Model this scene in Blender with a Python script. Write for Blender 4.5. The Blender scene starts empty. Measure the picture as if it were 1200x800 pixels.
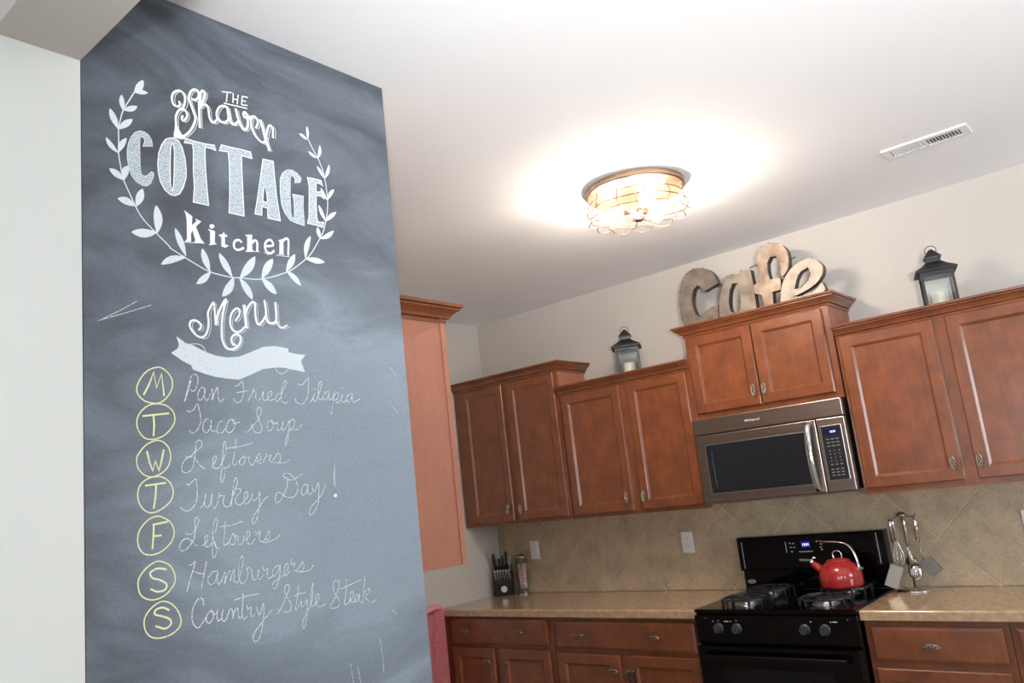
import bpy, bmesh, math, random
from mathutils import Vector, Matrix
from mathutils.geometry import tessellate_polygon
random.seed(7)
scene = bpy.context.scene
COL = scene.collection
PI = math.pi

# ---------------------------------------------------------------- camera
YAW, PITCH, ROLL, FPX = 0.6845, 0.1907, -0.1117, 939.777
cam_d = bpy.data.cameras.new('camera')
cam = bpy.data.objects.new('camera', cam_d)
COL.objects.link(cam)
_f = Vector((-math.sin(YAW)*math.cos(PITCH), math.cos(YAW)*math.cos(PITCH), math.sin(PITCH)))
_r = Vector((math.cos(YAW), math.sin(YAW), 0))
_u = _r.cross(_f)
_r2 = math.cos(ROLL)*_r + math.sin(ROLL)*_u
_u2 = -math.sin(ROLL)*_r + math.cos(ROLL)*_u
cam.matrix_world = Matrix(((_r2.x, _u2.x, -_f.x, 2.003), (_r2.y, _u2.y, -_f.y, -4.261),
                           (_r2.z, _u2.z, -_f.z, 1.5444), (0, 0, 0, 1)))
cam_d.sensor_width = 36.0
cam_d.lens = FPX/1200*36.0
cam_d.clip_start = 0.05
scene.camera = cam

# ---------------------------------------------------------------- world, daylight, exposure
world = bpy.data.worlds.new('world')
scene.world = world
world.use_nodes = True
bgn = world.node_tree.nodes['Background']
bgn.inputs[0].default_value = (0.80, 0.88, 1.0, 1)
bgn.inputs[1].default_value = 1.6
scene.view_settings.view_transform = 'Standard'
scene.view_settings.look = 'None'
scene.view_settings.gamma = 1
scene.view_settings.exposure = 0.3
scene.view_settings.use_curve_mapping = False


def area(name, loc, direction, sx, sy, power, col):
    l = bpy.data.lights.new(name, 'AREA')
    l.shape = 'RECTANGLE'; l.size = sx; l.size_y = sy; l.energy = power; l.color = col
    o = bpy.data.objects.new(name, l)
    COL.objects.link(o)
    o.location = loc
    o.rotation_euler = Vector(direction).to_track_quat('-Z', 'Z').to_euler()
    return o


# daylight coming in through the two windows of the right wall and the two of the wall behind the camera
area('daylight', (4.62, -1.55, 1.8), (-1, 0, 0), 1.8, 1.2, 78, (0.90, 0.95, 1.0))
area('daylight', (4.62, -5.2, 1.5), (-1, 0, 0), 1.8, 1.5, 30, (0.90, 0.95, 1.0))
area('daylight', (1.2, -7.62, 1.5), (0, 1, 0), 1.2, 1.5, 30, (0.90, 0.95, 1.0))
area('daylight', (3.2, -7.62, 1.5), (0, 1, 0), 1.2, 1.5, 30, (0.90, 0.95, 1.0))
# the photographer's flash, held over the camera and bounced off the ceiling
fl = bpy.data.lights.new('bounced_flash', 'SPOT')
fl.energy = 500; fl.spot_size = math.radians(84); fl.spot_blend = 1; fl.shadow_soft_size = .12; fl.color = (0.98, 0.99, 1.0)
flo = bpy.data.objects.new('bounced_flash', fl); COL.objects.link(flo)
flo.location = (2.55, -4.75, 1.50)
flo.rotation_euler = Vector((-.42, 1.10, .78)).to_track_quat('-Z', 'Y').to_euler()


# ---------------------------------------------------------------- materials
def lin(h):
    c = [int(h[i:i+2], 16)/255 for i in (0, 2, 4)]
    return tuple((v/12.92 if v <= .04045 else ((v+.055)/1.055)**2.4) for v in c)+(1,)


def mat(name, col, rough=.5, metal=0, col2=None, scale=8, stretch=(1, 1, 1), bump=0, coat=0, emit=0,
        trans=0, ramp=(.35, .65), detail=4, spec=.5, dist=0, bscale=None):
    m = bpy.data.materials.new(name)
    m.use_nodes = True
    nt = m.node_tree; N = nt.nodes; L = nt.links
    b = N['Principled BSDF']
    c = lin(col)
    b.inputs['Base Color'].default_value = c
    b.inputs['Roughness'].default_value = rough
    b.inputs['Metallic'].default_value = metal
    b.inputs['Specular IOR Level'].default_value = spec
    if coat:
        b.inputs['Coat Weight'].default_value = coat
        b.inputs['Coat Roughness'].default_value = .12
    if trans:
        b.inputs['Transmission Weight'].default_value = trans
        b.inputs['IOR'].default_value = 1.45
    if emit:
        b.inputs['Emission Color'].default_value = c
        b.inputs['Emission Strength'].default_value = emit
    if col2 or bump:
        tc = N.new('ShaderNodeTexCoord'); mp = N.new('ShaderNodeMapping')
        mp.inputs['Scale'].default_value = stretch
        L.new(tc.outputs['Object'], mp.inputs[0])
        n = N.new('ShaderNodeTexNoise')
        n.inputs['Scale'].default_value = scale; n.inputs['Detail'].default_value = detail
        n.inputs['Distortion'].default_value = dist
        L.new(mp.outputs[0], n.inputs['Vector'])
        if col2:
            r = N.new('ShaderNodeValToRGB')
            r.color_ramp.elements[0].position = ramp[0]; r.color_ramp.elements[1].position = ramp[1]
            r.color_ramp.elements[0].color = c; r.color_ramp.elements[1].color = lin(col2)
            L.new(n.outputs[0], r.inputs[0]); L.new(r.outputs[0], b.inputs['Base Color'])
        if bump:
            n2 = n
            if bscale:
                n2 = N.new('ShaderNodeTexNoise'); n2.inputs['Scale'].default_value = bscale
                L.new(mp.outputs[0], n2.inputs['Vector'])
            bp = N.new('ShaderNodeBump'); bp.inputs['Strength'].default_value = bump
            bp.inputs['Distance'].default_value = .002
            L.new(n2.outputs[0], bp.inputs['Height']); L.new(bp.outputs[0], b.inputs['Normal'])
    return m


def wood(name, c1, c2, c3, rough=.35, coat=.3):
    # reddish stained maple: long soft grain with cloudy blotches
    m = mat(name, c1, rough, coat=coat)
    nt = m.node_tree; N = nt.nodes; L = nt.links; b = N['Principled BSDF']
    tc = N.new('ShaderNodeTexCoord')
    oi = N.new('ShaderNodeObjectInfo')
    vm = N.new('ShaderNodeVectorMath'); vm.operation = 'SCALE'
    cm = N.new('ShaderNodeCombineXYZ')
    L.new(oi.outputs['Random'], cm.inputs[0]); L.new(oi.outputs['Random'], cm.inputs[2])
    L.new(cm.outputs[0], vm.inputs[0]); vm.inputs['Scale'].default_value = 7
    ad = N.new('ShaderNodeVectorMath'); ad.operation = 'ADD'
    L.new(tc.outputs['Object'], ad.inputs[0]); L.new(vm.outputs[0], ad.inputs[1])
    mp = N.new('ShaderNodeMapping'); mp.inputs['Scale'].default_value = (1, 1, .12)
    L.new(ad.outputs[0], mp.inputs[0])
    g = N.new('ShaderNodeTexNoise'); g.inputs['Scale'].default_value = 55; g.inputs['Detail'].default_value = 5
    L.new(mp.outputs[0], g.inputs['Vector'])
    k = N.new('ShaderNodeTexNoise'); k.inputs['Scale'].default_value = 9; k.inputs['Detail'].default_value = 9; k.inputs['Roughness'].default_value = .62
    L.new(ad.outputs[0], k.inputs['Vector'])
    r1 = N.new('ShaderNodeValToRGB')
    r1.color_ramp.elements[0].position = .3; r1.color_ramp.elements[1].position = .7
    r1.color_ramp.elements[0].color = lin(c1); r1.color_ramp.elements[1].color = lin(c2)
    L.new(k.outputs[0], r1.inputs[0])
    mr = N.new('ShaderNodeMapRange'); mr.inputs[1].default_value = .35; mr.inputs[2].default_value = .75
    mr.inputs[3].default_value = 0; mr.inputs[4].default_value = .28
    L.new(g.outputs[0], mr.inputs[0])
    mx = N.new('ShaderNodeMix'); mx.data_type = 'RGBA'
    L.new(mr.outputs[0], mx.inputs[0]); L.new(r1.outputs[0], mx.inputs[6]); mx.inputs[7].default_value = lin(c3)
    L.new(mx.outputs[2], b.inputs['Base Color'])
    bp = N.new('ShaderNodeBump'); bp.inputs['Strength'].default_value = .08; bp.inputs['Distance'].default_value = .001
    L.new(g.outputs[0], bp.inputs['Height']); L.new(bp.outputs[0], b.inputs['Normal'])
    return m


M = {}
M['wood'] = wood('cherry_wood', '6A3B25', '90512F', '4E2B1B', .3, .5)
M['veneer'] = wood('veneer', 'A46853', 'B0745D', '965C47', rough=.5, coat=.05)  # laminate sides; base colour lightened to carry the harsh light on the end panel
M['wall'] = mat('beige_wall_paint', 'BDB8B2', .75, col2='C0BBB5', scale=3, bump=.05, bscale=250)
M['white_wall'] = mat('white_wall_paint', 'E0E1DC', .7, bump=.05, bscale=250, scale=3)
M['ceiling'] = mat('ceiling_paint', 'F2F3F5', .85, bump=.08, bscale=180, scale=3)
M['floor'] = mat('floor_wood', '8A7763', .4, col2='9A8672', scale=5)
M['grout'] = mat('grout', 'DCCBB0', .8)
M['counter'] = mat('laminate_counter', 'A8886A', .18, col2='C2A688', scale=38, detail=9, ramp=(.3, .7), coat=.35)
M['black'] = mat('black_enamel', '030304', .13, spec=.3)
M['black_matte'] = mat('black_matte', '0D0D0F', .45)
M['iron'] = mat('cast_iron', '25272D', .38, bump=.2, scale=200)
M['knob_grey'] = mat('dark_grey_plastic', '37383E', .35)
M['steel'] = mat('bronzed_steel', '958A83', .32, metal=1, col2='A1938A', scale=30, stretch=(.02, 1, 1))
M['steel_side'] = mat('dark_steel_side', '5C5B60', .4, metal=.6)
M['chrome'] = mat('chrome', 'D8DADC', .12, metal=1)
M['alu'] = mat('aluminium', 'C5C6C8', .3, metal=1)
M['pewter'] = mat('pewter', 'ACA79E', .3, metal=1)
M['dglass'] = mat('dark_glass', '0B0D11', .08, spec=.4)
M['mglass'] = mat('microwave_window', '1E2227', .16, spec=.5)
M['white_pl'] = mat('white_plastic', 'E4E6E8', .35)
M['slot'] = mat('slot_dark', '3A3A3C', .6)
M['blue'] = mat('blue_display', '0A0E70', .4, emit=.7)
M['navy'] = mat('navy_display', '080A2C', .3, emit=.2)
M['digit'] = mat('display_digit', 'BCD0FF', .4, emit=2.5)
M['print'] = mat('panel_print', '9A9CA0', .5)
M['print_white'] = mat('print_white', 'D6D7DA', .45)
M['badge'] = mat('badge', '9FA4AC', .3, metal=.5)
M['red'] = mat('red_enamel', 'A32523', .16, coat=.4, col2='AC312E', scale=60)
M['lantern'] = mat('black_lantern_paint', '17181B', .45)
M['candle'] = mat('candle_wax', 'EBE4D2', .5)
M['bronze'] = mat('fixture_bronze', '84705F', .35, metal=.85)
M['wire'] = mat('fixture_wire', '4E3A2E', .5, metal=.4)
M['bulb'] = mat('bulb_lit', 'FFEEDC', .4, emit=310)
M['pink'] = mat('pink_cloth', 'F09AA2', .9, col2='E6828C', scale=70, bump=.5)
M['candy'] = mat('candy', 'EFE3E0', .3)
M['candy_red'] = mat('candy_red', 'C22C35', .3)
M['tin_grey'] = mat('weathered_tin', '6F6861', .5, metal=.6, col2='958A7E', scale=14, detail=8, bump=.3)
M['tin_warm'] = mat('weathered_tin_warm', '7E6658', .55, metal=.55, col2='AFA090', scale=12, detail=8, bump=.3)
M['tin_pale'] = mat('weathered_tin_pale', 'ABA295', .55, metal=.35, col2='7F675A', scale=9, detail=8, bump=.3, ramp=(.5, .75))
M['tin_side'] = mat('weathered_tin_edge', '55524F', .5, metal=.7, col2='6E6862', scale=20)
M['rust'] = mat('rust', '6A3A26', .7)
M['cord'] = mat('black_rubber', '121314', .5)


def glass(name):
    m = bpy.data.materials.new(name); m.use_nodes = True
    nt = m.node_tree; N = nt.nodes; L = nt.links
    N.remove(N['Principled BSDF'])
    tr = N.new('ShaderNodeBsdfTransparent'); gl = N.new('ShaderNodeBsdfGlossy'); gl.inputs['Roughness'].default_value = .03
    lw = N.new('ShaderNodeLayerWeight'); lw.inputs[0].default_value = .5
    fr = N.new('ShaderNodeMapRange'); fr.inputs[1].default_value = .5; fr.inputs[2].default_value = 1; fr.inputs[3].default_value = .05; fr.inputs[4].default_value = .55
    L.new(lw.outputs['Facing'], fr.inputs[0])
    mx = N.new('ShaderNodeMixShader')
    tr.inputs[0].default_value = (.93, .95, .95, 1)
    L.new(fr.outputs[0], mx.inputs[0]); L.new(tr.outputs[0], mx.inputs[1]); L.new(gl.outputs[0], mx.inputs[2])
    L.new(mx.outputs[0], N['Material Output'].inputs[0])
    return m


M['glass'] = glass('clear_glass')


def tile_mat():
    m = mat('travertine_tile', 'A99880', .42)
    nt = m.node_tree; N = nt.nodes; L = nt.links; b = N['Principled BSDF']
    tc = N.new('ShaderNodeTexCoord')
    n1 = N.new('ShaderNodeTexNoise'); n1.inputs['Scale'].default_value = 9; n1.inputs['Detail'].default_value = 9
    n1.inputs['Roughness'].default_value = .65
    n2 = N.new('ShaderNodeTexNoise'); n2.inputs['Scale'].default_value = 90; n2.inputs['Detail'].default_value = 3
    L.new(tc.outputs['Object'], n1.inputs['Vector']); L.new(tc.outputs['Object'], n2.inputs['Vector'])
    r = N.new('ShaderNodeValToRGB'); e = r.color_ramp.elements
    e[0].position = .3; e[0].color = lin('A8977F'); e[1].position = .72; e[1].color = lin('D0BC9F')
    L.new(n1.outputs[0], r.inputs[0])
    mx = N.new('ShaderNodeMix'); mx.data_type = 'RGBA'; mx.blend_type = 'MULTIPLY'
    mr = N.new('ShaderNodeMapRange'); mr.inputs[1].default_value = .3; mr.inputs[2].default_value = .7
    mr.inputs[3].default_value = .82; mr.inputs[4].default_value = 1.05
    L.new(n2.outputs[0], mr.inputs[0]); mx.inputs[0].default_value = 1
    L.new(r.outputs[0], mx.inputs[6]); L.new(mr.outputs[0], mx.inputs[7])
    L.new(mx.outputs[2], b.inputs['Base Color'])
    return m


M['tile'] = tile_mat()


def board_mat():
    # chalkboard paint with wiped chalk dust: broad cloudy smears, thickest where the menu gets erased
    m = mat('chalkboard_paint', '555A64', .5)
    nt = m.node_tree; N = nt.nodes; L = nt.links; b = N['Principled BSDF']
    tc = N.new('ShaderNodeTexCoord')
    mp = N.new('ShaderNodeMapping'); mp.inputs['Rotation'].default_value = (.5, 0, 0)
    mp.inputs['Scale'].default_value = (1, .55, 1.2)
    L.new(tc.outputs['Object'], mp.inputs[0])
    n1 = N.new('ShaderNodeTexNoise'); n1.inputs['Scale'].default_value = 3.4; n1.inputs['Detail'].default_value = 7
    n1.inputs['Distortion'].default_value = 1.6; n1.inputs['Roughness'].default_value = .55
    L.new(mp.outputs[0], n1.inputs['Vector'])
    n3 = N.new('ShaderNodeTexNoise'); n3.inputs['Scale'].default_value = 260; n3.inputs['Detail'].default_value = 2
    L.new(tc.outputs['Object'], n3.inputs['Vector'])
    # dust patch around the menu lines: ellipsoid distance with wobbly edge
    def patch(cy, cz, ry, rz, soft, wob):
        sub = N.new('ShaderNodeVectorMath'); sub.operation = 'SUBTRACT'; sub.inputs[1].default_value = (.37, cy, cz)
        L.new(tc.outputs['Object'], sub.inputs[0])
        sc = N.new('ShaderNodeVectorMath'); sc.operation = 'MULTIPLY'; sc.inputs[1].default_value = (0, 1/ry, 1/rz)
        L.new(sub.outputs[0], sc.inputs[0])
        ln = N.new('ShaderNodeVectorMath'); ln.operation = 'LENGTH'; L.new(sc.outputs[0], ln.inputs[0])
        wn = N.new('ShaderNodeMath'); wn.operation = 'MULTIPLY_ADD'; wn.inputs[1].default_value = wob
        L.new(n1.outputs[0], wn.inputs[0]); L.new(ln.outputs['Value'], wn.inputs[2])
        r = N.new('ShaderNodeMapRange'); r.inputs[1].default_value = 1+soft+wob*.5; r.inputs[2].default_value = 1-soft+wob*.5
        r.inputs[3].default_value = 0; r.inputs[4].default_value = 1
        L.new(wn.outputs[0], r.inputs[0]); return r.outputs[0]
    p1 = patch(-2.96, 1.60, .46, .52, .32, 1.9)
    p2 = patch(-3.36, 2.33, .07, .10, .5, 1.2)
    r = N.new('ShaderNodeValToRGB'); e = r.color_ramp.elements
    e[0].position = .34; e[0].color = lin('41454D'); e[1].position = .66; e[1].color = lin('6A737E')
    L.new(n1.outputs[0], r.inputs[0])
    mx = N.new('ShaderNodeMix'); mx.data_type = 'RGBA'; mx.inputs[7].default_value = lin('A3B1BF')
    k = N.new('ShaderNodeMath'); k.operation = 'MULTIPLY'; k.inputs[1].default_value = .7
    L.new(p1, k.inputs[0]); L.new(k.outputs[0], mx.inputs[0]); L.new(r.outputs[0], mx.inputs[6])
    mx2 = N.new('ShaderNodeMix'); mx2.data_type = 'RGBA'; mx2.inputs[7].default_value = lin('484952')
    k2 = N.new('ShaderNodeMath'); k2.operation = 'MULTIPLY'; k2.inputs[1].default_value = .7
    L.new(p2, k2.inputs[0]); L.new(k2.outputs[0], mx2.inputs[0]); L.new(mx.outputs[2], mx2.inputs[6])
    mx3 = N.new('ShaderNodeMix'); mx3.data_type = 'RGBA'; mx3.blend_type = 'OVERLAY'
    mx3.inputs[0].default_value = .3
    L.new(mx2.outputs[2], mx3.inputs[6]); L.new(n3.outputs[0], mx3.inputs[7])
    L.new(mx3.outputs[2], b.inputs['Base Color'])
    return m


M['board'] = board_mat()


def chalk(name, col, gap, hatch=False):
    # chalk that skips over the grain of the board
    m = mat(name, col, .9)
    nt = m.node_tree; N = nt.nodes; L = nt.links; b = N['Principled BSDF']
    tc = N.new('ShaderNodeTexCoord')
    n = N.new('ShaderNodeTexNoise'); n.inputs['Scale'].default_value = 330; n.inputs['Detail'].default_value = 2
    L.new(tc.outputs['Object'], n.inputs['Vector'])
    r = N.new('ShaderNodeMapRange'); r.inputs[1].default_value = gap-.1; r.inputs[2].default_value = gap+.1
    L.new(n.outputs[0], r.inputs[0])
    fac = r.outputs[0]
    if hatch:
        mp = N.new('ShaderNodeMapping'); mp.inputs['Rotation'].default_value = (math.radians(-32), 0, 0)
        L.new(tc.outputs['Object'], mp.inputs[0])
        w = N.new('ShaderNodeTexWave'); w.bands_direction = 'Z'; w.inputs['Scale'].default_value = 60
        w.inputs['Distortion'].default_value = 5; w.inputs['Detail'].default_value = 2; w.inputs['Detail Scale'].default_value = 3
        L.new(mp.outputs[0], w.inputs['Vector'])
        r2 = N.new('ShaderNodeMapRange'); r2.inputs[1].default_value = .05; r2.inputs[2].default_value = .35
        r2.inputs[3].default_value = .35
        L.new(w.outputs['Fac'], r2.inputs[0])
        mm = N.new('ShaderNodeMath'); mm.operation = 'MINIMUM'
        L.new(fac, mm.inputs[0]); L.new(r2.outputs[0], mm.inputs[1]); fac = mm.outputs[0]
    mx = N.new('ShaderNodeMix'); mx.data_type = 'RGBA'
    mx.inputs[6].default_value = lin('6E7986'); mx.inputs[7].default_value = lin(col)
    L.new(fac, mx.inputs[0]); L.new(mx.outputs[2], b.inputs['Base Color'])
    return m


M['w'] = chalk('chalk_white', 'FAFBFC', .25)
M['p'] = chalk('chalk_pale_blue', 'E2EAF0', .26)
M['h'] = chalk('chalk_hatched', 'D0DAE1', .36, True)
M['c'] = chalk('chalk_writing', 'EDF0F5', .40)
M['y'] = chalk('chalk_yellow', 'F3F2BE', .3)


# ---------------------------------------------------------------- mesh helpers
def obj(name, bm, m, parent=None, smooth=False, label=None):
    me = bpy.data.meshes.new(name)
    bm.normal_update()
    bm.to_mesh(me); bm.free()
    o = bpy.data.objects.new(name, me)
    COL.objects.link(o)
    if isinstance(m, (list, tuple)):
        for q in m: me.materials.append(q)
    else:
        me.materials.append(m)
    if smooth:
        for p in me.polygons: p.use_smooth = True
    if parent is not None:
        o.parent = parent
        o.matrix_parent_inverse = Matrix.Translation(parent.location).inverted() if parent.type == 'EMPTY' else Matrix.Identity(4)
    if label: o['label'] = label
    return o


def thing(name, label, cat, loc, group=None):
    o = bpy.data.objects.new(name, None); COL.objects.link(o)
    o.empty_display_size = .05
    o.location = loc; o['label'] = label; o['category'] = cat
    if group: o['group'] = group
    return o


def struct(name, bm, m):
    o = obj(name, bm, m); o['kind'] = 'structure'; return o


def tag(o, label, cat, group=None):
    o['label'] = label; o['category'] = cat
    if group: o['group'] = group
    return o


def box(x0, x1, y0, y1, z0, z1, bev=0, bm=None, seg=2):
    b = bm or bmesh.new()
    vs = [b.verts.new((x, y, z)) for x in (x0, x1) for y in (y0, y1) for z in (z0, z1)]
    fs = []
    for q in ((0, 1, 3, 2), (4, 6, 7, 5), (0, 4, 5, 1), (2, 3, 7, 6), (0, 2, 6, 4), (1, 5, 7, 3)):
        fs.append(b.faces.new([vs[i] for i in q]))
    if bev:
        es = list({e for f in fs for e in f.edges})
        bmesh.ops.bevel(b, geom=es, offset=bev, segments=seg, affect='EDGES', profile=.5)
    return b


def tube(pts, r, n=8, bm=None, closed=False, caps=True):
    b = bm or bmesh.new()
    P = [Vector(p) for p in pts]; R = r if isinstance(r, (list, tuple)) else [r]*len(P)
    k = len(P); rings = []; up = None
    for i, p in enumerate(P):
        if closed: t = (P[(i+1) % k]-P[i-1])
        else: t = (P[min(i+1, k-1)]-P[max(i-1, 0)])
        t.normalize()
        if up is None:
            up = t.orthogonal().normalized()
        else:
            up = (up-t*up.dot(t))
            if up.length < 1e-5: up = t.orthogonal()
            up.normalize()
        w = t.cross(up)
        rings.append([b.verts.new(p+(up*math.cos(2*PI*j/n)+w*math.sin(2*PI*j/n))*R[i]) for j in range(n)])
    for i in range(k if closed else k-1):
        A = rings[i]; B = rings[(i+1) % k]
        off = 0
        if closed and i == k-1:
            off = min(range(n), key=lambda o: sum((A[j].co-B[(j+o) % n].co).length for j in range(n)))
        for j in range(n):
            b.faces.new((A[j], A[(j+1) % n], B[(j+1+off) % n], B[(j+off) % n]))
    if caps and not closed:
        b.faces.new(rings[0][::-1]); b.faces.new(rings[-1])
    return b


def lathe(prof, c=(0, 0, 0), n=32, bm=None, capb=True, capt=True):
    # prof: (radius, height) from the bottom up, round the vertical axis at c
    b = bm or bmesh.new(); rings = []
    for r, z in prof:
        if r < 1e-5: rings.append([b.verts.new((c[0], c[1], c[2]+z))])
        else: rings.append([b.verts.new((c[0]+r*math.cos(2*PI*j/n), c[1]+r*math.sin(2*PI*j/n), c[2]+z)) for j in range(n)])
    for A, B in zip(rings, rings[1:]):
        for j in range(n):
            k = (j+1) % n
            if len(A) == 1 and len(B) == 1: continue
            if len(A) == 1: b.faces.new((A[0], B[k], B[j]))
            elif len(B) == 1: b.faces.new((A[j], A[k], B[0]))
            else: b.faces.new((A[j], A[k], B[k], B[j]))
    if capb and len(rings[0]) > 1: b.faces.new(rings[0][::-1])
    if capt and len(rings[-1]) > 1: b.faces.new(rings[-1])
    return b


def cyl(p0, p1, r, n=16, bm=None): return tube([p0, p1], r, n, bm)


def xf(bm, mtx):
    bmesh.ops.transform(bm, matrix=mtx, verts=bm.verts); return bm


def prism(loops, f0, f1, bm=None, mside=0):
    # loops of 2-D points (first the outline, then holes); f0, f1 map (a, b) to 3-D for front and back
    b = bm or bmesh.new()
    flat = [p for l in loops for p in l]
    F = [b.verts.new(f0(*p)) for p in flat]; B = [b.verts.new(f1(*p)) for p in flat]
    tri = tessellate_polygon([[Vector((p[0], p[1], 0)) for p in l] for l in loops])
    for t in tri:
        try:
            b.faces.new([F[i] for i in t]); b.faces.new([B[i] for i in reversed(t)])
        except ValueError: pass
    s = 0
    for l in loops:
        for i in range(len(l)):
            j = (i+1) % len(l)
            try: f = b.faces.new((F[s+i], F[s+j], B[s+j], B[s+i])); f.material_index = mside
            except ValueError: pass
        s += len(l)
    bmesh.ops.recalc_face_normals(b, faces=b.faces)
    return b


def rectloops(x0, x1, z0, z1, yf, loops, bm=None):
    # stepped panel facing -Y: each loop = (inset, depth behind yf); first loop is the back edge
    b = bm or bmesh.new(); R = []
    for ins, d in loops:
        R.append([b.verts.new(p) for p in ((x0+ins, yf+d, z0+ins), (x1-ins, yf+d, z0+ins), (x1-ins, yf+d, z1-ins), (x0+ins, yf+d, z1-ins))])
    for A, B in zip(R, R[1:]):
        for j in range(4): b.faces.new((A[j], A[(j+1) % 4], B[(j+1) % 4], B[j]))
    b.faces.new(R[-1]); b.faces.new(R[0][::-1])
    return b


def crm(pts, sub=4, closed=False):
    P = [Vector(p) for p in pts]; n = len(P); out = []
    for i in range(n if closed else n-1):
        p0 = P[i-1] if (i or closed) else P[0]*2-P[1]
        p1 = P[i]; p2 = P[(i+1) % n]
        p3 = P[(i+2) % n] if (closed or i+2 < n) else p2*2-p1
        for k in range(sub):
            t = k/sub
            out.append(.5*((2*p1)+(p2-p0)*t+(2*p0-5*p1+4*p2-p3)*t*t+(3*p1-p0-3*p2+p3)*t**3))
    if not closed: out.append(P[-1])
    return out


def text(name, s, size, m, parent, loc, rot, align='CENTER', shear=0, ext=.0004):
    c = bpy.data.curves.new(name, 'FONT'); c.body = s; c.size = size; c.align_x = align; c.align_y = 'CENTER'
    c.extrude = ext; c.shear = shear
    t = bpy.data.objects.new(name, c); COL.objects.link(t)
    dg = bpy.context.evaluated_depsgraph_get()
    me = bpy.data.meshes.new_from_object(t.evaluated_get(dg))
    bpy.data.objects.remove(t); bpy.data.curves.remove(c)
    me.transform(Matrix.Translation(loc) @ rot.to_4x4())
    me.materials.clear(); me.materials.append(m)
    o = bpy.data.objects.new(name, me); COL.objects.link(o)
    o.parent = parent
    if parent.type == 'EMPTY': o.matrix_parent_inverse = Matrix.Translation(parent.location).inverted()
    return o


ROTF = Matrix.Rotation(PI/2, 3, 'X')      # text facing -Y

# ================================================================ the room
CZ = 2.783; XL = -1.786; XR = 4.5; YB = -7.5; XC = .366
struct('floor', box(XL-.12, XR+.12, YB-.12, .12, -.1, 0), M['floor'])
struct('ceiling', box(XL-.12, XR+.12, YB-.12, .12, CZ, CZ+.1), M['ceiling'])
struct('wall_back', box(XL-.12, XR+.12, 0, .12, 0, CZ), M['wall'])
struct('wall_left', box(XL-.12, XL, -2.741, 0, 0, CZ), M['wall'])
struct('wall_partition', box(XL-.12, XC-.12, -2.861, -2.741, 0, CZ), M['wall'])
struct('wall_passage', box(XC-.12, XC, -3.6, -2.741, 0, CZ), M['wall'])
struct('wall_near', box(XC-.12, .37, YB, -3.6, 0, CZ), M['white_wall'])
struct('trim_1', box(.3701, XR, -3.765, -3.6, 2.552, CZ), M['wall'])        # dropped header between the two rooms


def wall_with_holes(name, axis, c0, c1, a0, a1, holes, m):
    b = bmesh.new()
    def bb(p, q, z0, z1):
        if axis == 'x': box(c0, c1, p, q, z0, z1, bm=b)
        else: box(p, q, c0, c1, z0, z1, bm=b)
    cur = a0
    for h0, h1, z0, z1 in holes:
        bb(cur, h0, 0, CZ)
        if z0 > 0: bb(h0, h1, 0, z0)
        bb(h0, h1, z1, CZ); cur = h1
    bb(cur, a1, 0, CZ)
    struct(name, b, m)


WR = [(-6.1, -4.3, .75, 2.25), (-2.45, -.65, 1.2, 2.4)]
WB = [(.6, 1.8, .75, 2.25), (2.6, 3.8, .75, 2.25)]
wall_with_holes('wall_right', 'x', XR, XR+.12, YB, 0, WR, M['wall'])
wall_with_holes('wall_front', 'y', YB-.12, YB, XC, XR+.12, WB, M['wall'])
wn = 1
for (axis, holes) in (('x', WR), ('y', WB)):
    for h0, h1, z0, z1 in holes:
        b = bmesh.new(); g = bmesh.new()
        mid = (h0+h1)/2
        for p, q, r0, r1 in ((h0, h0+.05, z0, z1), (h1-.05, h1, z0, z1), (mid-.02, mid+.02, z0+.05, z1-.05), (h0+.05, h1-.05, z0, z0+.05), (h0+.05, h1-.05, z1-.05, z1)):
            if axis == 'x': box(XR+.03, XR+.09, p, q, r0, r1, bm=b)
            else: box(p, q, YB-.09, YB-.03, r0, r1, bm=b)
        if axis == 'x': box(XR+.055, XR+.06, h0+.05, h1-.05, z0+.05, z1-.05, bm=g)
        else: box(h0+.05, h1-.05, YB-.06, YB-.055, z0+.05, z1-.05, bm=g)
        w = obj('window_%d' % wn, b, M['white_pl']); w['kind'] = 'structure'
        obj('pane', g, M['glass'], w); wn += 1

# ---------------------------------------------------------------- backsplash: diagonal tiles, one object each
BZ0, BZ1 = .9145, 1.43
BX0, BX1 = XL+.001, 2.35
sp = thing('tile_backsplash', 'beige stone-look tile backsplash laid diagonally behind the counter and range', 'backsplash', (0, 0, BZ0))
obj('grout', box(BX0, BX1, -.006, -.0005, BZ0, BZ1), M['grout'], sp, label='pale recessed grout between the tiles')


def clip(poly, x0, x1, z0, z1):
    for ax, lim, sg in ((0, x0, 1), (0, x1, -1), (1, z0, 1), (1, z1, -1)):
        out = []
        for i in range(len(poly)):
            a = poly[i-1]; b = poly[i]
            da = sg*(a[ax]-lim); db = sg*(b[ax]-lim)
            if (da < 0) != (db < 0):
                t = da/(da-db); out.append((a[0]+(b[0]-a[0])*t, a[1]+(b[1]-a[1])*t))
            if db >= 0: out.append(b)
        poly = out
        if len(poly) < 3: return None
    return poly


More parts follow.
